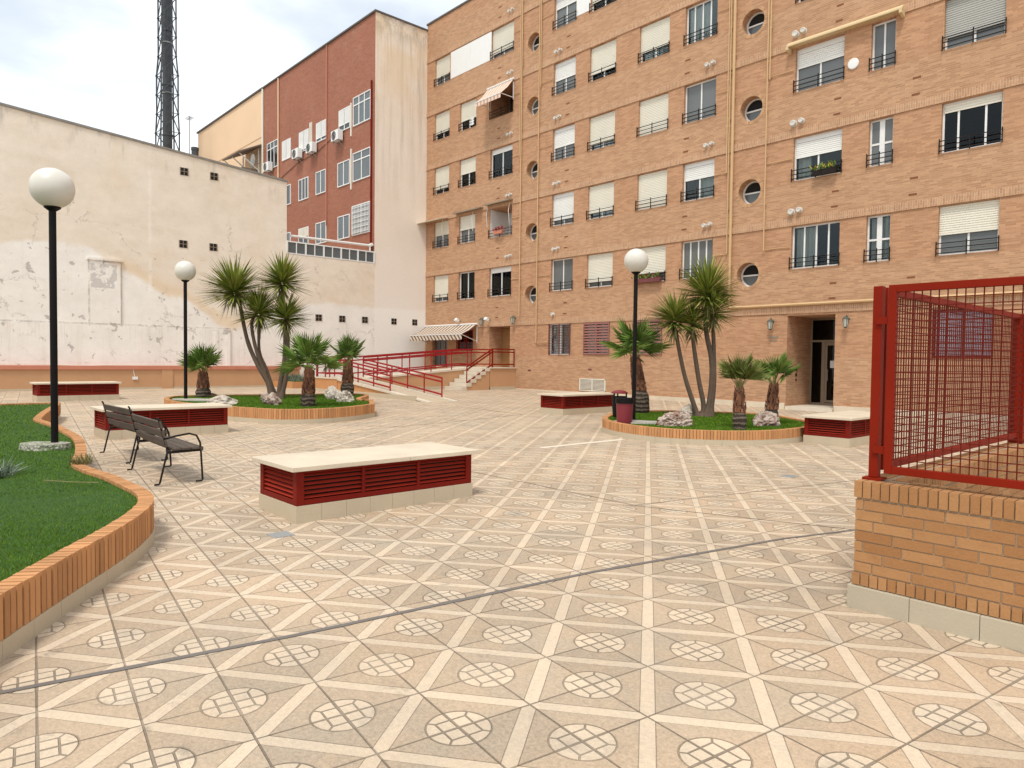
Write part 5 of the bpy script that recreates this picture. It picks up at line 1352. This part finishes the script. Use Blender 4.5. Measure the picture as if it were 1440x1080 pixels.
t = thing('wire_fence', 'brick red steel fence of welded wire mesh panels on the parapet at the right', 'fence', (30.7,-17.68,.885))
ZB, ZT = .90, 2.235; xf, yf = 30.74, -17.66
def post(x, y, s_=.06):
    b = MB(); b.box(x-s_/2,x+s_/2,y-s_/2,y+s_/2,ZB+.004,ZT); b.build('post', m_cage_red, t, bevel=.003)
    b = MB(); b.box(x-.06,x+.06,y-.06,y+.06,ZB-.014,ZB+.002); b.build('base_plate', m_cage_red, t)
post(xf, yf+.035); post(xf, -13.9, .13); post(XE-.2, yf)
def panel(p, q, name):
    P, Q = Vector((p[0],p[1],0)), Vector((q[0],q[1],0)); d = (Q-P).normalized(); s_ = .05; L = (Q-P).length
    b = MB(); zb, zt = ZB+.045, ZT-.002
    b.bar(P+Vector((0,0,zb)), P+Vector((0,0,zt)), s_, s_, up=(d.y,-d.x,0)); b.bar(Q+Vector((0,0,zb)), Q+Vector((0,0,zt)), s_, s_, up=(d.y,-d.x,0))
    for z in (zb+s_/2, zt-s_/2): b.bar(P+d*s_/2+Vector((0,0,z)), Q-d*s_/2+Vector((0,0,z)), s_-.002, s_)
    fr = b.build(name, m_cage_red, t, bevel=.0025)
    w_ = MB(); n = int((L-.05)/.05); m = int((zt-zb-.1)/.05); sd = Vector((d.y,-d.x,0))
    for i in range(1, n): c = P+d*(.025+(L-.05)*i/n); w_.bar(c+Vector((0,0,zb+.04)), c+Vector((0,0,zt-.04)), .0064)
    for i in range(1, m+1): z = zb+.05+(zt-zb-.1)*i/(m+1); w_.bar(P+d*.02+sd*.004+Vector((0,0,z)), Q-d*.02+sd*.004+Vector((0,0,z)), .0064)
    w_.build('wire_mesh', m_wire, fr, fix=False)
panel((xf+.11, yf-.01), (XE-.25, yf-.01), 'panel_frame')
panel((xf+.0, yf+.14), (xf+.0, -13.98), 'panel_frame')
b = MB()
for z in (ZB+.20, ZT-.24): b.box(xf+.0, xf+.10, yf-.012, yf+.012, z-.025, z+.025); b.box(xf-.012, xf+.012, yf+.05, yf+.125, z-.025, z+.025)
b.build('joining_plate', m_cage_red, t)

# small drains
def drain(x, y, s_, label):
    z = ground_z(x, y); o = MB(); o.box(x-s_,x+s_,y-s_,y+s_,z-.02,z+.006)
    for i in range(5): o.box(x-s_*.8,x+s_*.8,y-s_*.75+i*s_*.34,y-s_*.75+i*s_*.34+s_*.12,z+.006,z+.010)
    tag(o.build('floor_drain', m_grey), label, 'drain')
drain(26.26,-19.98,.10,'small grey floor drain at the near corner of the big vent bench'); drain(27.68,-12.74,.10,'small grey floor drain in the paving before the right island')
for x, y, lb in ((4.4,-16.7,'small dark shoe shaped object on the paving left of the far vent bench'),(6.2,-13.7,'small dark object on the paving beside the small far palm')):
    z = ground_z(x, y); o = MB(); o.prism([(-.16,0),(.16,0),(.15,.05),(.05,.09),(-.1,.11),(-.16,.08)], -.05, .05, 'y'); k = o.build('dark_lump', m_dark, bevel=.015); k.location = (x, y, z); k.rotation_euler = (0,0,.7); tag(k, lb, 'debris')

# ---------------------------------------------------------------- camera
cam = bpy.data.cameras.new('camera'); co = bpy.data.objects.new('camera', cam); COL.objects.link(co); sc.camera = co
cam.sensor_width = 36; cam.lens = 995/1440*36; cam.clip_end = 600; cam.clip_start = .05
U = Vector((.6681, .7441, 0)); Fh = Vector((-.7441, .6681, 0))          # the picture's right and the heading
pt, rl = R(1.9), .0115
f = Fh*math.cos(pt)+Vector((0,0,-math.sin(pt))); up = Fh*math.sin(pt)+Vector((0,0,math.cos(pt)))
rr = U*math.cos(rl)+up*math.sin(rl); uu = -U*math.sin(rl)+up*math.cos(rl)
mtx = Matrix((rr, uu, -f)).transposed().to_4x4(); mtx.translation = Vector((CAM[0], CAM[1], 1.69)); co.matrix_world = mtx

# ---------------------------------------------------------------- light: thin bright overcast
wd = bpy.data.worlds.new('World'); sc.world = wd; wd.use_nodes = True; nt = wd.node_tree; nt.nodes.clear()
out = nt.nodes.new('ShaderNodeOutputWorld'); mxs = nt.nodes.new('ShaderNodeMixShader')
SUN_EL, SUN_AZ = R(62), R(-62)          # the sun stands high behind the camera
sky = nt.nodes.new('ShaderNodeTexSky'); sky.sky_type = 'NISHITA'; sky.sun_disc = False; sky.sun_elevation = SUN_EL; sky.air_density = 1.; sky.dust_density = 1.5
sdir = Vector((math.cos(SUN_EL)*math.cos(SUN_AZ), math.cos(SUN_EL)*math.sin(SUN_AZ), math.sin(SUN_EL)))
sky.sun_rotation = math.atan2(sdir.x, sdir.y)
b1_ = nt.nodes.new('ShaderNodeBackground'); b1_.inputs[1].default_value = .11; nt.links.new(sky.outputs[0], b1_.inputs[0])
b2_ = nt.nodes.new('ShaderNodeBackground'); b2_.inputs[0].default_value = (.94,.985,1,1); b2_.inputs[1].default_value = 1.02
tc = nt.nodes.new('ShaderNodeTexCoord'); mp = nt.nodes.new('ShaderNodeMapping'); mp.inputs['Scale'].default_value = (1,1,2.4); nt.links.new(tc.outputs['Generated'], mp.inputs['Vector'])
nz = nt.nodes.new('ShaderNodeTexNoise'); nz.inputs['Scale'].default_value = 2.2; nz.inputs['Detail'].default_value = 6; nz.inputs['Roughness'].default_value = .5; nt.links.new(mp.outputs[0], nz.inputs['Vector'])
cr = nt.nodes.new('ShaderNodeMapRange'); cr.inputs[1].default_value = .36; cr.inputs[2].default_value = .60; cr.inputs[3].default_value = .50; cr.inputs[4].default_value = 1.; cr.interpolation_type = 'SMOOTHSTEP'
nt.links.new(nz.outputs['Fac'], cr.inputs[0]); nt.links.new(cr.outputs[0], mxs.inputs[0]); nt.links.new(b1_.outputs[0], mxs.inputs[1]); nt.links.new(b2_.outputs[0], mxs.inputs[2]); nt.links.new(mxs.outputs[0], out.inputs[0])
sl = bpy.data.lights.new('sun', 'SUN'); sl.energy = 1.9; sl.angle = R(12); sl.color = (1,.95,.87)
so = bpy.data.objects.new('sun', sl); COL.objects.link(so); so.rotation_euler = (-sdir).to_track_quat('-Z', 'Y').to_euler()
sc.view_settings.view_transform = 'Standard'; sc.view_settings.look = 'None'; sc.view_settings.exposure = .45; sc.view_settings.gamma = 1
